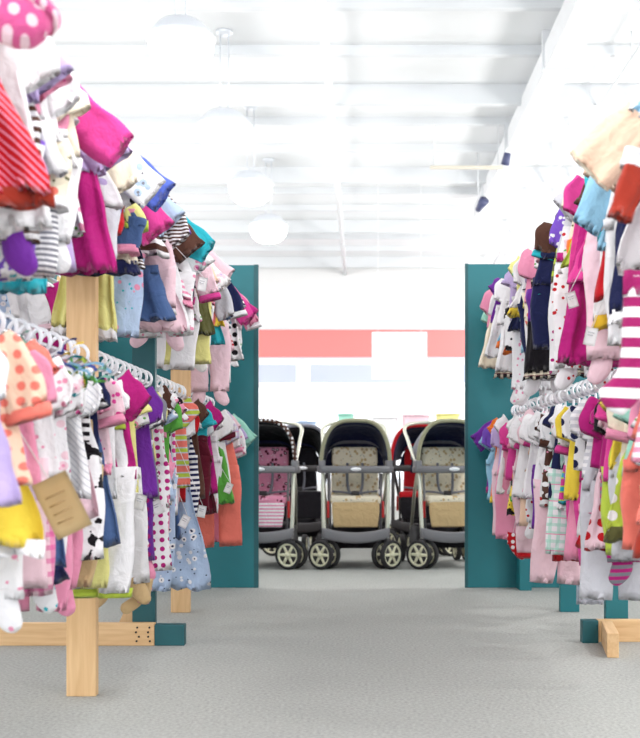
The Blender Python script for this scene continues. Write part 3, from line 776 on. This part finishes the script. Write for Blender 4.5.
rr = empty('clothes_rack', (0.98, 4.7, 0))
tag(rr, 'right two-tier lumber clothes rack with teal posts and pine foot', 'clothes rack')
for y, x in ((4.44, 1.02), (5.2, 0.975)):
    loc(lumber('post', x-0.045, x+0.045, y-0.019, y+0.019, 0, 1.72, TEAL, rr), rr)
for z in (1.66, 0.97):
    loc(obj('rail', tube([(0.84, 1.85, z-0.008), (0.84, 6.12, z-0.008)], 0.012, 12), STEEL, rr), rr)
    for y, x in ((4.49, 0.93), (5.26, 0.9)):
        loc(obj('rail_bracket', tube([(0.84, y, z-0.022), (x+0.08, y, z-0.022)], 0.007, 8), STEEL, rr), rr)
yb = 4.33
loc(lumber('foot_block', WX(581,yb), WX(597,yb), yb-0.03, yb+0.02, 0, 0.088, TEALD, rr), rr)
loc(lumber('foot_beam', WX(597.5,yb), 1.9, yb-0.0, yb+0.038, 0, 0.086, PINE, rr), rr)
ft = lumber('foot_board', -0.021, 0.021, -0.16, 0.16, 0, 0.088, PINE, rr)
ft.location = Vector((WX(611,4.12), 4.14, 0.044)) - Vector(rr.location); ft.rotation_euler = (PI/2, 0, -0.15)

rb_ = empty('clothes_rack', (-1.57, 4.4, 0))
tag(rb_, 'rear clothes rack glimpsed through the gap behind the left one', 'clothes rack')
for y in (2.85, 6.0): loc(lumber('post', -1.64, -1.595, y-0.019, y+0.019, 0, 1.7, PINE, rb_), rb_)
loc(obj('rail', tube([(-1.55, 2.8, 1.612), (-1.55, 6.1, 1.612)], 0.012, 12), STEEL, rb_), rb_)
for y in (2.85, 6.0): loc(obj('rail_bracket', tube([(-1.55, y, 1.598), (-1.61, y, 1.598)], 0.007, 8), STEEL, rb_), rb_)
def panel(x0, x1, y, h, label):
    o = obj('end_panel', box(x0, x1, y, y+0.019, 0, h, 0.002), TEAL, None, False)
    return tag(o, label, 'partition panel')
PY = 6.17
pl = panel(WX(30,PY), WX(258,PY), PY, WZ(265,PY), 'left teal painted plywood panel closing the end of the clothes rack')
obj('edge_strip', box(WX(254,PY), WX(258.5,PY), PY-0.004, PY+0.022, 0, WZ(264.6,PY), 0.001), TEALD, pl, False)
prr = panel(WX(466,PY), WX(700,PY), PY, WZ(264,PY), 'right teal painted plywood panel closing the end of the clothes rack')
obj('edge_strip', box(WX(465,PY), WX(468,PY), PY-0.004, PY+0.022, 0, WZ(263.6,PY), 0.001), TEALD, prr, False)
obj('stiffener', box(WX(516,PY), WX(528,PY), PY-0.14, PY-0.001, 0, 0.86, 0.002), TEAL, prr, False)
# clear garment bag seen below the lower right clothes
m, nt, bs = nodes('clear_plastic'); bs.inputs['Base Color'].default_value = rgb((200,200,212)); bs.inputs['Alpha'].default_value = 0.45; bs.inputs['Roughness'].default_value = 0.2
gb = obj('garment_bag', body(0.5, 0.10, [(0,0.06),(1,0.062)], b=0.018, fold=0.006), m)
gb.location = (WX(591,4.7), 4.7, 0.0)
tag(gb, 'clear plastic garment bag hanging low between the teal posts on the right', 'garment bag')

# ------------------------------------------------------------------ strollers
GREYP = solid('grey_plastic', (120,118,122), 0.45)
DARKP = solid('dark_plastic', (52,48,50), 0.5)
RUB = solid('tyre_rubber', (38,36,38), 0.8)
HUB = solid('cream_hub', (222,218,190), 0.4)
CHAMP = solid('champagne_metal', (205,205,190), 0.3, 0.6)
REDP = solid('red_plastic', (210,40,40), 0.4)
def arch(y, w, zb, zt, n=14, p=0.62):
    out = []
    for i in range(n+1):
        a = PI*i/n
        cx = math.cos(a); out.append((w*math.copysign(abs(cx)**p, cx), y, zb + (zt-zb)*math.sin(a)**0.9 if math.sin(a) > 0 else zb))
    return out
def sheet(rows, thick=0.006):
    b = bmesh.new(); g = [[b.verts.new(p) for p in r] for r in rows]
    for i in range(len(g)-1):
        for j in range(len(g[0])-1): b.faces.new((g[i][j], g[i][j+1], g[i+1][j+1], g[i+1][j]))
    bmesh.ops.recalc_face_normals(b, faces=b.faces)
    bmesh.ops.solidify(b, geom=b.faces[:], thickness=thick)
    return b
def sweep(pts, hd, hz, bev=0.25):
    """flattened bar: hd = half depth (in plan), hz = half height, along a plan curve"""
    P_ = [Vector(p) for p in pts]; b = bmesh.new(); rings = []
    for i, p in enumerate(P_):
        d = P_[min(i+1, len(P_)-1)] - P_[max(i-1, 0)]; d.z = 0; d.normalize(); s_ = Vector((d.y, -d.x, 0))
        rings.append([b.verts.new(p + s_*hd*math.copysign(abs(math.cos(a))**.5, math.cos(a)) + Vector((0,0,hz*math.copysign(abs(math.sin(a))**.5, math.sin(a))))) for a in [2*PI*k/16 for k in range(16)]])
    for i in range(len(rings)-1):
        for k in range(16): b.faces.new((rings[i][k], rings[i][(k+1)%16], rings[i+1][(k+1)%16], rings[i+1][k]))
    b.faces.new(rings[0]); b.faces.new(rings[-1]); return b
def cushion(x0, x1, y0, y1, z0, z1, bev, tilt=0):
    b = box(x0, x1, y0, y1, z0, z1, bev)
    bmesh.ops.subdivide_edges(b, edges=b.edges[:], cuts=1, use_grid_fill=True)
    if tilt: bmesh.ops.rotate(b, verts=b.verts, matrix=Matrix.Rotation(tilt, 3, 'X'), cent=((x0+x1)/2, (y0+y1)/2, z0))
    return b
def wheel(parent, x, y, r=0.095, w=0.032):
    W_ = obj('wheel', bmesh.new(), None); 
    bpy.data.objects.remove(W_)
    b = bmesh.new()
    n = 32; prof = [(r*0.80, -w/2), (r*0.95, -w/2), (r, -w/4), (r, w/4), (r*0.95, w/2), (r*0.80, w/2)]
    rings = [[b.verts.new((px_, rad*math.cos(2*PI*k/n), r+rad*math.sin(2*PI*k/n))) for rad, px_ in prof] for k in range(n)]
    for k in range(n):
        a, c = rings[k], rings[(k+1) % n]
        for j in range(len(prof)): b.faces.new((a[j], a[(j+1) % 6], c[(j+1) % 6], c[j]))
    o = obj('wheel', b, RUB, parent); o.location = (x, y, 0)
    hb = bmesh.new()
    addtube(hb, [(0, r*0.76*math.cos(2*PI*k/n), r+r*0.76*math.sin(2*PI*k/n)) for k in range(n)], 0.012, 8, True)
    for k in range(6):
        a = 2*PI*k/6
        addtube(hb, [(0, 0.012*math.cos(a), r+0.012*math.sin(a)), (0, r*0.76*math.cos(a), r+r*0.76*math.sin(a))], [0.013, 0.010], 8)
    addtube(hb, [(-w*0.6, 0, r), (w*0.6, 0, r)], 0.018, 12)
    obj('hub', hb, HUB, o)
    disc = bmesh.new(); addtube(disc, [(-0.004,0,r), (0.004,0,r)], r*0.74, 24)
    obj('hub_disc', disc, DARKP, o)
    return o
def stroller(label, seatpat, footpat, canopy, lining, bow, loc_, rz, metal=CHAMP, plastic=GREYP, swivel=(0.95, -0.85)):
    o = empty('stroller', loc_, rz)
    tag(o, label, 'stroller', 'strollers parked at the end of the aisle')
    SP, FP = cloth(*seatpat), cloth(*footpat)
    # canopy: outer shell, lining, front bow
    rows, lin_ = [], []
    for k in range(9):
        t = k/8; a = t*PI/2
        y = 0.10 + 0.34*math.sin(a); zt = 0.965 - 0.14*(1-math.cos(a)); zb = 0.70 + 0.02*t; w = 0.222 - 0.02*t
        rows.append(arch(y, w, zb, zt)); lin_.append(arch(y+0.004, w-0.010, zb, zt-0.012))
    cp = obj('canopy', sheet(rows, 0.005), cloth(*canopy), o)
    obj('lining', sheet(lin_, 0.003), cloth(*lining), cp)
    bk = bmesh.new(); aa = arch(0.44, 0.205, 0.62, 0.83)
    f = bk.faces.new([bk.verts.new(p) for p in aa]); bmesh.ops.solidify(bk, geom=[f], thickness=0.006)
    obj('back_panel', bk, cloth(*lining), cp)
    obj('front_bow', tube(arch(0.095, 0.226, 0.66, 0.97, 20), 0.0135, 8), cloth(*bow), cp)
    obj('second_bow', tube(arch(0.22, 0.214, 0.70, 0.945, 16), 0.007, 8), plastic, cp)
    # seat shell parts
    obj('headrest', cushion(-0.155, 0.155, 0.30, 0.36, 0.665, 0.80, 0.03, -0.15), SP, o)
    obj('seat_back', cushion(-0.16, 0.16, 0.30, 0.35, 0.40, 0.68, 0.025, -0.12), SP, o)
    obj('seat', cushion(-0.165, 0.165, 0.06, 0.34, 0.42, 0.475, 0.02), SP, o)
    ft_ = cushion(-0.155, 0.155, 0.045, 0.075, 0.27, 0.465, 0.014, -0.10)
    for v in ft_.verts:
        if v.co.z < 0.33: v.co.x *= 0.93
    obj('foot_flap', ft_, FP, o)
    hs = bmesh.new()
    for s in (1, -1):
        addtube(hs, smoothpath([(s*0.05,0.285,0.69), (s*0.052,0.275,0.58), (s*0.04,0.25,0.50), (0,0.21,0.482)],4), 0.009, 6)
        addtube(hs, smoothpath([(s*0.15,0.28,0.50), (s*0.08,0.24,0.495), (0,0.21,0.482)],3), 0.008, 6)
    obj('harness', hs, cloth('plain','grey'), o)
    obj('harness_buckle', box(-0.025,0.025,0.19,0.215,0.465,0.505,0.006), DARKP, o)
    # tray
    tr = sweep([(0.225*math.cos(a), 0.15-0.10*math.sin(a)**.8, 0.648) for a in [PI*i/16 for i in range(17)]], 0.03, 0.024)
    tro = obj('tray', tr, plastic, o)
    bd = bmesh.new(); addtube(bd, [(0, 0.014, 0), (0, 0.024, 0)], 0.022, 16); bmesh.ops.scale(bd, vec=(1.6,1,0.6), verts=bd.verts); bmesh.ops.translate(bd, vec=(0,0,.65), verts=bd.verts)
    obj('badge', bd, PLASTIC, tro)
    # frame
    for s in (1, -1):
        obj('front_leg', tube(smoothpath([(s*0.205,0.05,0.16), (s*0.21,0.07,0.35), (s*0.215,0.13,0.66), (s*0.22,0.22,0.70)],4), 0.0135, 10), metal, o)
        obj('rear_leg', tube([(s*0.17,0.62,0.12), (s*0.205,0.30,0.50), (s*0.215,0.14,0.66)], 0.011, 8), metal, o)
        obj('armrest_joint', cushion(s*0.22-0.022, s*0.22+0.022, 0.08, 0.19, 0.63, 0.71, 0.012), plastic, o)
        obj('brake_lever', box(s*0.18-0.008, s*0.18+0.008, 0.10, 0.125, 0.33, 0.44, 0.004), REDP, o)
        obj('inner_strut', tube([(s*0.165,0.14,0.24), (s*0.172,0.17,0.62)], 0.008, 8), plastic, o)
        fk = empty('wheel_fork', (0,0,0)); bpy.data.objects.remove(fk)
        fk = obj('wheel_fork', box(-0.016, 0.016, -0.02, 0.02, 0.075, 0.20, 0.006), DARKP, o); fk.location = (s*0.205, 0.05, 0); fk.rotation_euler = (0,0,swivel[0] if s < 0 else swivel[1])
        for d in (-1, 1): wheel(fk, d*0.040, 0.0)
        rf = obj('rear_axle', tube([(-0.055,0,0.095), (0.055,0,0.095)], 0.01, 8), DARKP, o); rf.location = (s*0.20, 0.62, 0)
        for d in (-1, 1): wheel(rf, d*0.034, 0)
    obj('handle', tube(smoothpath([(-0.215,0.14,0.66), (-0.215,0.45,0.83), (-0.20,0.62,0.95), (0,0.66,0.975), (0.20,0.62,0.95), (0.215,0.45,0.83), (0.215,0.14,0.66)],5), 0.012, 8), metal, o)
    cb = sweep([(0.215*u, 0.06-0.04*(1-u*u), 0.235-0.03*(1-u*u)) for u in [2*i/16-1 for i in range(17)]], 0.02, 0.036)
    obj('footrest_bar', cb, plastic, o)
    bs_ = bmesh.new(); addbox(bs_, -0.19, 0.19, 0.12, 0.55, 0.13, 0.145, 0.004)
    for (x0, x1, y0, y1) in ((-0.19,-0.18,0.12,0.55), (0.18,0.19,0.12,0.55), (-0.19,0.19,0.12,0.13), (-0.19,0.19,0.54,0.55)): addbox(bs_, x0, x1, y0, y1, 0.13, 0.26 if y1 > .5 else .20)
    obj('basket', bs_, cloth('plain','black'), o)
    return o
CAM_C = ('floral','cream','tan','grey')
stroller('centre stroller in the aisle with tan foot flap and dark canopy lining', CAM_C, ('plain','tan'), ('plain','grey'), ('plain','navy'), ('plain','olive khaki'), (WX(356,7.18), 7.18, 0), 0.03)
stroller('pink seated stroller half hidden behind the left teal panel', ('floral','pink','maroon','white'), ('stripes','pink','white'), ('plain','navy'), ('plain','black'), ('dots','brown','white'), (WX(259,7.18), 7.18, 0), -0.05, swivel=(0.9, 1.15))
stroller('tan seated stroller half hidden behind the right teal panel', CAM_C, ('plain','tan'), ('plain','grey'), ('plain','navy'), ('plain','olive khaki'), (WX(455,7.22), 7.22, 0), 0.16, swivel=(0.75,0.6))
stroller('black stroller in the second row between the left and centre strollers', ('plain','black'), ('plain','black'), ('plain','navy'), ('plain','black'), ('plain','grey'), (WX(303,8.25), 8.25, 0), 0.2, metal=DARKP, plastic=DARKP)
stroller('black and red stroller in the second row behind the right one', ('plain','red'), ('plain','black'), ('plain','red'), ('plain','navy'), ('plain','red'), (WX(420,8.2), 8.2, 0), -0.15, metal=DARKP, plastic=DARKP)
stroller('grey stroller in the second row directly behind the centre one', ('plain','pale grey'), ('plain','grey'), ('plain','grey'), ('plain','black'), ('plain','grey'), (0.0, 9.0, 0), 0.1, plastic=DARKP)

# display table behind the strollers with folded goods
tb = empty('display_table', (0.2, 10.5, 0)); tag(tb, 'long white display table behind the parked strollers', 'table')
tt = obj('tabletop', box(-2.2, 2.2, -0.35, 0.35, 0.82, 0.86, 0.01), PLASTIC, tb, False)
for sx in (-2.1, 2.1):
    for sy in (-.3, .3): obj('leg', box(sx-.025, sx+.025, sy-.025, sy+.025, 0, 0.82, 0.003), PLASTIC, tb, False)
YT = 10.3
for (px0, px1, h_, c, lb) in [(338,354,0.27,'mint','mint green storage bin on the display table above the centre stroller'), (402,430,0.26,'pale pink','pale pink storage bin on the display table above the red stroller'),
        (436,460,0.27,'pale yellow','pale yellow storage bin on the display table above the right stroller'), (296,316,0.2,'pale blue','pale blue storage bin on the table behind the black stroller'), (372,398,.24,'white','white storage bin on the table right of the centre stroller')]:
    x0, x1 = WX(px0,YT), WX(px1,YT)
    b = bmesh.new(); loft(b, [((0,0,0),((x1-x0)/2*.88,0,0),0.10,0), ((0,0,h_*.5),((x1-x0)/2*.94,0,0),0.11,0), ((0,0,h_),((x1-x0)/2,0,0),0.12,0)], seg=32, sq=0.35)
    o = obj('storage_bin', b, solid('bin_'+c, PAL[c], 0.4), None); o.location = ((x0+x1)/2, YT, 0.861)
    obj('rim', tube([((x1-x0)/2*math.copysign(abs(math.cos(a))**.35, math.cos(a)), 0.12*math.copysign(abs(math.sin(a))**.8, math.sin(a)), h_) for a in [2*PI*k/32 for k in range(32)]], 0.006, 6, True), solid('bin_'+c, PAL[c], 0.4), o)
    tag(o, lb, 'storage bin')

# ------------------------------------------------------------------ room
H, BY = 3.80, 17.0
m, nt, bs = nodes('grey_carpet'); L = nt.links
tc = nt.nodes.new('ShaderNodeTexCoord')
n1 = nt.nodes.new('ShaderNodeTexNoise'); n1.inputs['Scale'].default_value = 95; n1.inputs['Detail'].default_value = 3; L.new(tc.outputs['Object'], n1.inputs['Vector'])
mp = nt.nodes.new('ShaderNodeMapping'); mp.inputs['Scale'].default_value = (3, 40, 1); L.new(tc.outputs['Object'], mp.inputs[0])
n2 = nt.nodes.new('ShaderNodeTexNoise'); n2.inputs['Scale'].default_value = 1.2; n2.inputs['Detail'].default_value = 4; L.new(mp.outputs[0], n2.inputs['Vector'])
n3 = nt.nodes.new('ShaderNodeTexNoise'); n3.inputs['Scale'].default_value = 1.3; n3.inputs['Detail'].default_value = 2; L.new(tc.outputs['Object'], n3.inputs['Vector'])
c1 = mixc(nt, n1.outputs[0], rgb((82,84,82)), rgb((220,221,217)))
c2 = mixc(nt, mth(nt, 'MULTIPLY', n2.outputs[0], 0.6), c1, rgb((172,173,168)))
c3 = mixc(nt, mth(nt, 'MULTIPLY', n3.outputs[0], 0.35), c2, rgb((142,143,140)))
L.new(c3, bs.inputs['Base Color']); bs.inputs['Roughness'].default_value = 0.95; bs.inputs['Specular IOR Level'].default_value = 0.1
bp = nt.nodes.new('ShaderNodeBump'); bp.inputs['Strength'].default_value = 0.5; bp.inputs['Distance'].default_value = 0.004; L.new(n1.outputs[0], bp.inputs['Height']); L.new(bp.outputs[0], bs.inputs['Normal'])
CARPET = m
WALL = solid('white_wall_paint', (228,228,228), 0.8, spec=0.2)
CEIL = solid('white_ceiling_paint', (230,232,234), 0.8, spec=0.2)
LINE = solid('offwhite_joist_paint', (218,221,224), 0.7)
REDW = solid('red_wall_paint', (236,138,136), 0.7, spec=0.2)
struct(obj('floor', box(-8, 8, -1.0, BY+0.1, -0.05, 0), CARPET, None, False))
struct(obj('ceiling', box(-8, 8, -1.0, BY+0.1, H, H+0.05), CEIL, None, False))
struct(obj('wall_left', box(-8.1, -8, -1.0, BY, 0, H), WALL, None, False))
struct(obj('wall_right', box(8, 8.1, -1.0, BY, 0, H), WALL, None, False))
# back wall: header, red band, sill, piers
wb = WZ(357, BY); wt = WZ(330, BY)
o = struct(obj('wall_back', box(-8, 8, BY, BY+0.15, wt, H), WALL, None, False))
struct(obj('trim_1', box(-8, 8, BY-0.03, BY+0.15, wb, wt), REDW, None, False))
struct(obj('trim_2', box(-8, 8, BY-0.06, BY-0.0, wt, wt+0.05), LINE, None, False))
struct(obj('baseboard_back', box(-8, 8, BY, BY+0.15, 0, 0.35), WALL, None, False))
GL, nt, bs = nodes('window_glass')
for n in list(nt.nodes):
    if n.type == 'BSDF_PRINCIPLED': nt.nodes.remove(n)
tr_ = nt.nodes.new('ShaderNodeBsdfTransparent'); gg = nt.nodes.new('ShaderNodeBsdfGlossy'); gg.inputs['Roughness'].default_value = 0.02
mx = nt.nodes.new('ShaderNodeMixShader'); mx.inputs[0].default_value = 0.06
nt.links.new(tr_.outputs[0], mx.inputs[1]); nt.links.new(gg.outputs[0], mx.inputs[2]); nt.links.new(mx.outputs[0], nt.nodes['Material Output'].inputs[0])
BLUEG = solid('blue_grey_frame', (225,230,240), 0.4)
ztr = WZ(384, BY)
SHADE = solid('transom_shade', (198,206,228), 0.6)
for i in range(9):
    x0 = -8 + i*16/9; x1 = x0 + 16/9
    w = struct(obj('window_%d' % (i+1), box(x0+0.06, x1-0.06, BY+0.06, BY+0.066, 0.36, wb-.002), GL, None, False))
    b = bmesh.new()
    for (a0, a1, z0, z1) in ((x0+0.002, x0+0.058, 0.35, wb), (x1-0.058, x1-0.002, 0.35, wb), (x0+.06, x1-.06, 0.35, 0.42), (x0+.06, x1-.06, ztr-0.05, ztr), (x0+.06, x1-.06, wb-0.10, wb)):
        addbox(b, a0, a1, BY+0.02, BY+0.10, z0, z1-.001)
    obj('window_frame', b, BLUEG, w, False)
    b = box(x0+0.1, x1-0.1, BY+0.035, BY+0.05, ztr+0.02, wb-0.11)
    obj('transom_blind', b, SHADE, w, False)

# ceiling joists, beams, pipe, duct
for i in range(16):
    y = 4.0 + i*0.86
    struct(obj('trim_%d' % (i+3), box(-8, 8, y-0.03, y+0.03, H-(0.16 if i % 3 == 0 else 0.07), H), LINE, None, False))
pz = H-0.24; px_ = -0.245
o = tag(obj('ceiling_pipe', tube([(px_, -0.9, pz), (px_, BY, pz)], 0.028, 12), CEIL), 'long white pipe running under the ceiling above the aisle', 'pipe')
for y in (5.5, 8.5, 11.5, 14.5):
    obj('pipe_clamp', tube([(px_, y-0.03, pz), (px_, y+0.03, pz)], 0.036, 12), LINE, o)
    obj('pipe_hanger', tube([(px_, y, pz), (px_, y, H)], 0.006, 6), LINE, o)
o = tag(obj('air_duct', box(1.32, 1.52, -0.9, 13.0, H-0.28, H-0.10, 0.01), CEIL, None, False), 'white rectangular air duct under the ceiling above the right rack', 'duct')
for y in (4, 6, 8, 10, 12): obj('duct_strap', box(1.305, 1.535, y-0.02, y+0.02, H-0.295, H, 0.002), LINE, o, False)
for k, (xa, za) in enumerate(((1.95, H-0.2), (2.25, H-0.26), (2.5, H-0.2))):
    cnd = tag(obj('conduit', tube([(xa, -0.9, za), (xa, BY, za)], 0.014, 8), LINE), ('white ceiling conduit nearest the air duct', 'middle white ceiling conduit right of the air duct', 'white ceiling conduit farthest right of the air duct')[k], 'conduit')
    for y in (4.0, 8.0, 12.0, 16.0): obj('conduit_strap', tube([(xa, y, za), (xa, y, H)], 0.006, 6), LINE, cnd)
yv = 11.0
o = tag(obj('ceiling_spotlight', tube([(WX(478,yv), yv, WZ(210,yv)), (WX(478,yv)+.05, yv-.12, WZ(203,yv))], [0.03, 0.05], 12), solid('dark_blue_metal', (70,75,110), .4)), 'small dark spotlight hanging low under the white ceiling', 'spotlight')
obj('stem', tube([(WX(478,yv), yv, WZ(210,yv)), (WX(478,yv), yv, H)], 0.006, 6), LINE, o)
yv = 10.0
o = tag(obj('ceiling_spotlight', tube([(WX(505,yv), yv, WZ(165,yv)), (WX(507,yv), yv-.04, WZ(154,yv))], [0.04, 0.03], 12), solid('dark_blue_metal', (70,75,110), .4)), 'small dark spotlight higher up beside the brown ceiling bar', 'spotlight')
obj('stem', tube([(WX(505,yv), yv, WZ(160,yv)), (WX(505,yv), yv, H)], 0.006, 6), LINE, o)
o = tag(obj('track_bar', box(WX(430,yv), WX(503,yv), yv-0.02, yv+0.02, WZ(169,yv), WZ(166,yv), 0.004), solid('beige_bar', (212,205,190), .5), None, False), 'thin beige bar hung across below the ceiling', 'bar')
for px in (434, 498): obj('rod', tube([(WX(px,yv), yv, WZ(167,yv)), (WX(px,yv), yv, H)], 0.004, 6), LINE, o)

# pendant lamps
CAP = solid('lamp_cap_metal', (222,226,232), 0.35, 0.3)
BOWL = solid('lamp_bowl_glass', (250,250,250), 0.3, emis=(255,252,248), es=6.0)
def lamp(x, y, label):
    o = empty('pendant_lamp', (x, y, H)); tag(o, label, 'lamp', 'pendant lamps above the left rack')
    zc = 3.20 - H
    cap = bmesh.new(); n = 32
    def lathe(b, prof):
        rows = [[b.verts.new((r*math.cos(2*PI*k/n), r*math.sin(2*PI*k/n), z)) for k in range(n)] for r, z in prof]
        for i in range(len(rows)-1):
            for k in range(n): b.faces.new((rows[i][k], rows[i][(k+1)%n], rows[i+1][(k+1)%n], rows[i+1][k]))
        b.faces.new(rows[0]); b.faces.new(rows[-1]); return b
    obj('lamp_cap', lathe(cap, [(0.02, zc+0.02), (0.11, zc+0.015), (0.13, zc), (0.195, zc-0.07), (0.20, zc-0.085), (0.19, zc-0.085)]), CAP, o)
    obj('glass_bowl', lathe(bmesh.new(), [(0.188, zc-0.084), (0.185, zc-0.15), (0.165, zc-0.20), (0.12, zc-0.24), (0.06, zc-0.26), (0.01, zc-0.265)]), BOWL, o)
    for s in (-1, 1): obj('stem', tube([(s*0.03, 0, zc+0.01), (s*0.03, 0, 0)], 0.005, 6), CAP, o)
    obj('ceiling_rose', lathe(bmesh.new(), [(0.06, 0), (0.06, -0.015), (0.04, -0.03)]), CAP, o)
lamp(-1.03, 6.35, 'nearest white pendant lamp, cut by the top of the frame')
lamp(-0.985, 8.0, 'second nearest white pendant lamp, hanging whole on two stems')
lamp(-0.965, 9.7, 'third white pendant lamp from the front, above the left teal panel')
lamp(-0.95, 11.4, 'farthest white pendant lamp, lowest in the picture of the row')
# hanging white sign
ys = 12.0
o = tag(obj('hanging_sign', box(WX(372,ys), WX(427,ys), ys, ys+0.012, WZ(379,ys), WZ(332,ys), 0.002), solid('sign_board', (245,246,248), 0.6), None, False), 'blank white sign board hung from the ceiling over the strollers', 'sign')
for px in (378, 421): obj('cord', tube([(WX(px,ys), ys+0.006, WZ(332,ys)), (WX(px,ys), ys+0.006, H)], 0.002, 6), PLASTIC, o)

# ------------------------------------------------------------------ light, world, camera
w = bpy.data.worlds.new('World'); S.world = w; w.use_nodes = True
bg = w.node_tree.nodes['Background']; bg.inputs[0].default_value = (0.93, 0.96, 1.0, 1); bg.inputs[1].default_value = 1.65
def plight(x, y, z, e, r=0.19):
    l = bpy.data.lights.new('lamp_and_fill_light', 'POINT'); l.energy = e; l.shadow_soft_size = r; l.color = (1, 0.98, 0.96)
    o = bpy.data.objects.new('lamp_and_fill_light', l); COL.objects.link(o); o.location = (x, y, z)
for x in (-0.98,):
    for y in (6.35, 8.0, 9.7, 11.4): plight(x, y, 2.6, 14)
for x in (-4.2, 2.6, 5.5):  # added fill lights without fixtures, brightening the store on both sides
    for y in (0.5, 3.5, 6.5): plight(x, y, 2.5, 55)
    for y in (9.5, 12.5, 15.0): plight(x, y, 2.4, 66)  # far rows of added fill, lifting the back wall and strollers
for y in (0.0, 2.2): plight(-0.3, y, 2.5, 40)  # added fill over the near aisle, no lamp hangs here
S.view_settings.view_transform = 'Standard'; S.view_settings.look = 'None'; S.view_settings.gamma = 1
S.view_settings.use_curve_mapping = False
S.view_settings.exposure = 0.5
cd = bpy.data.cameras.new('camera'); cam = bpy.data.objects.new('camera', cd); COL.objects.link(cam)
cam.location = (0, 0, CH); cam.rotation_euler = (PI/2, 0, 0)
cd.sensor_fit = 'VERTICAL'; cd.sensor_height = 36; cd.sensor_width = 36*640/738
cd.lens = F/738*36
cd.shift_x = -(CX-320)/738; cd.shift_y = (HY-369)/738
cd.dof.use_dof = True; cd.dof.focus_distance = 4.2; cd.dof.aperture_fstop = 4.5
S.camera = cam
dup = {k: v for k, v in LABELS.items() if len(v) > 1}
if dup: print('DUP LABELS', len(dup), list(dup)[:5])
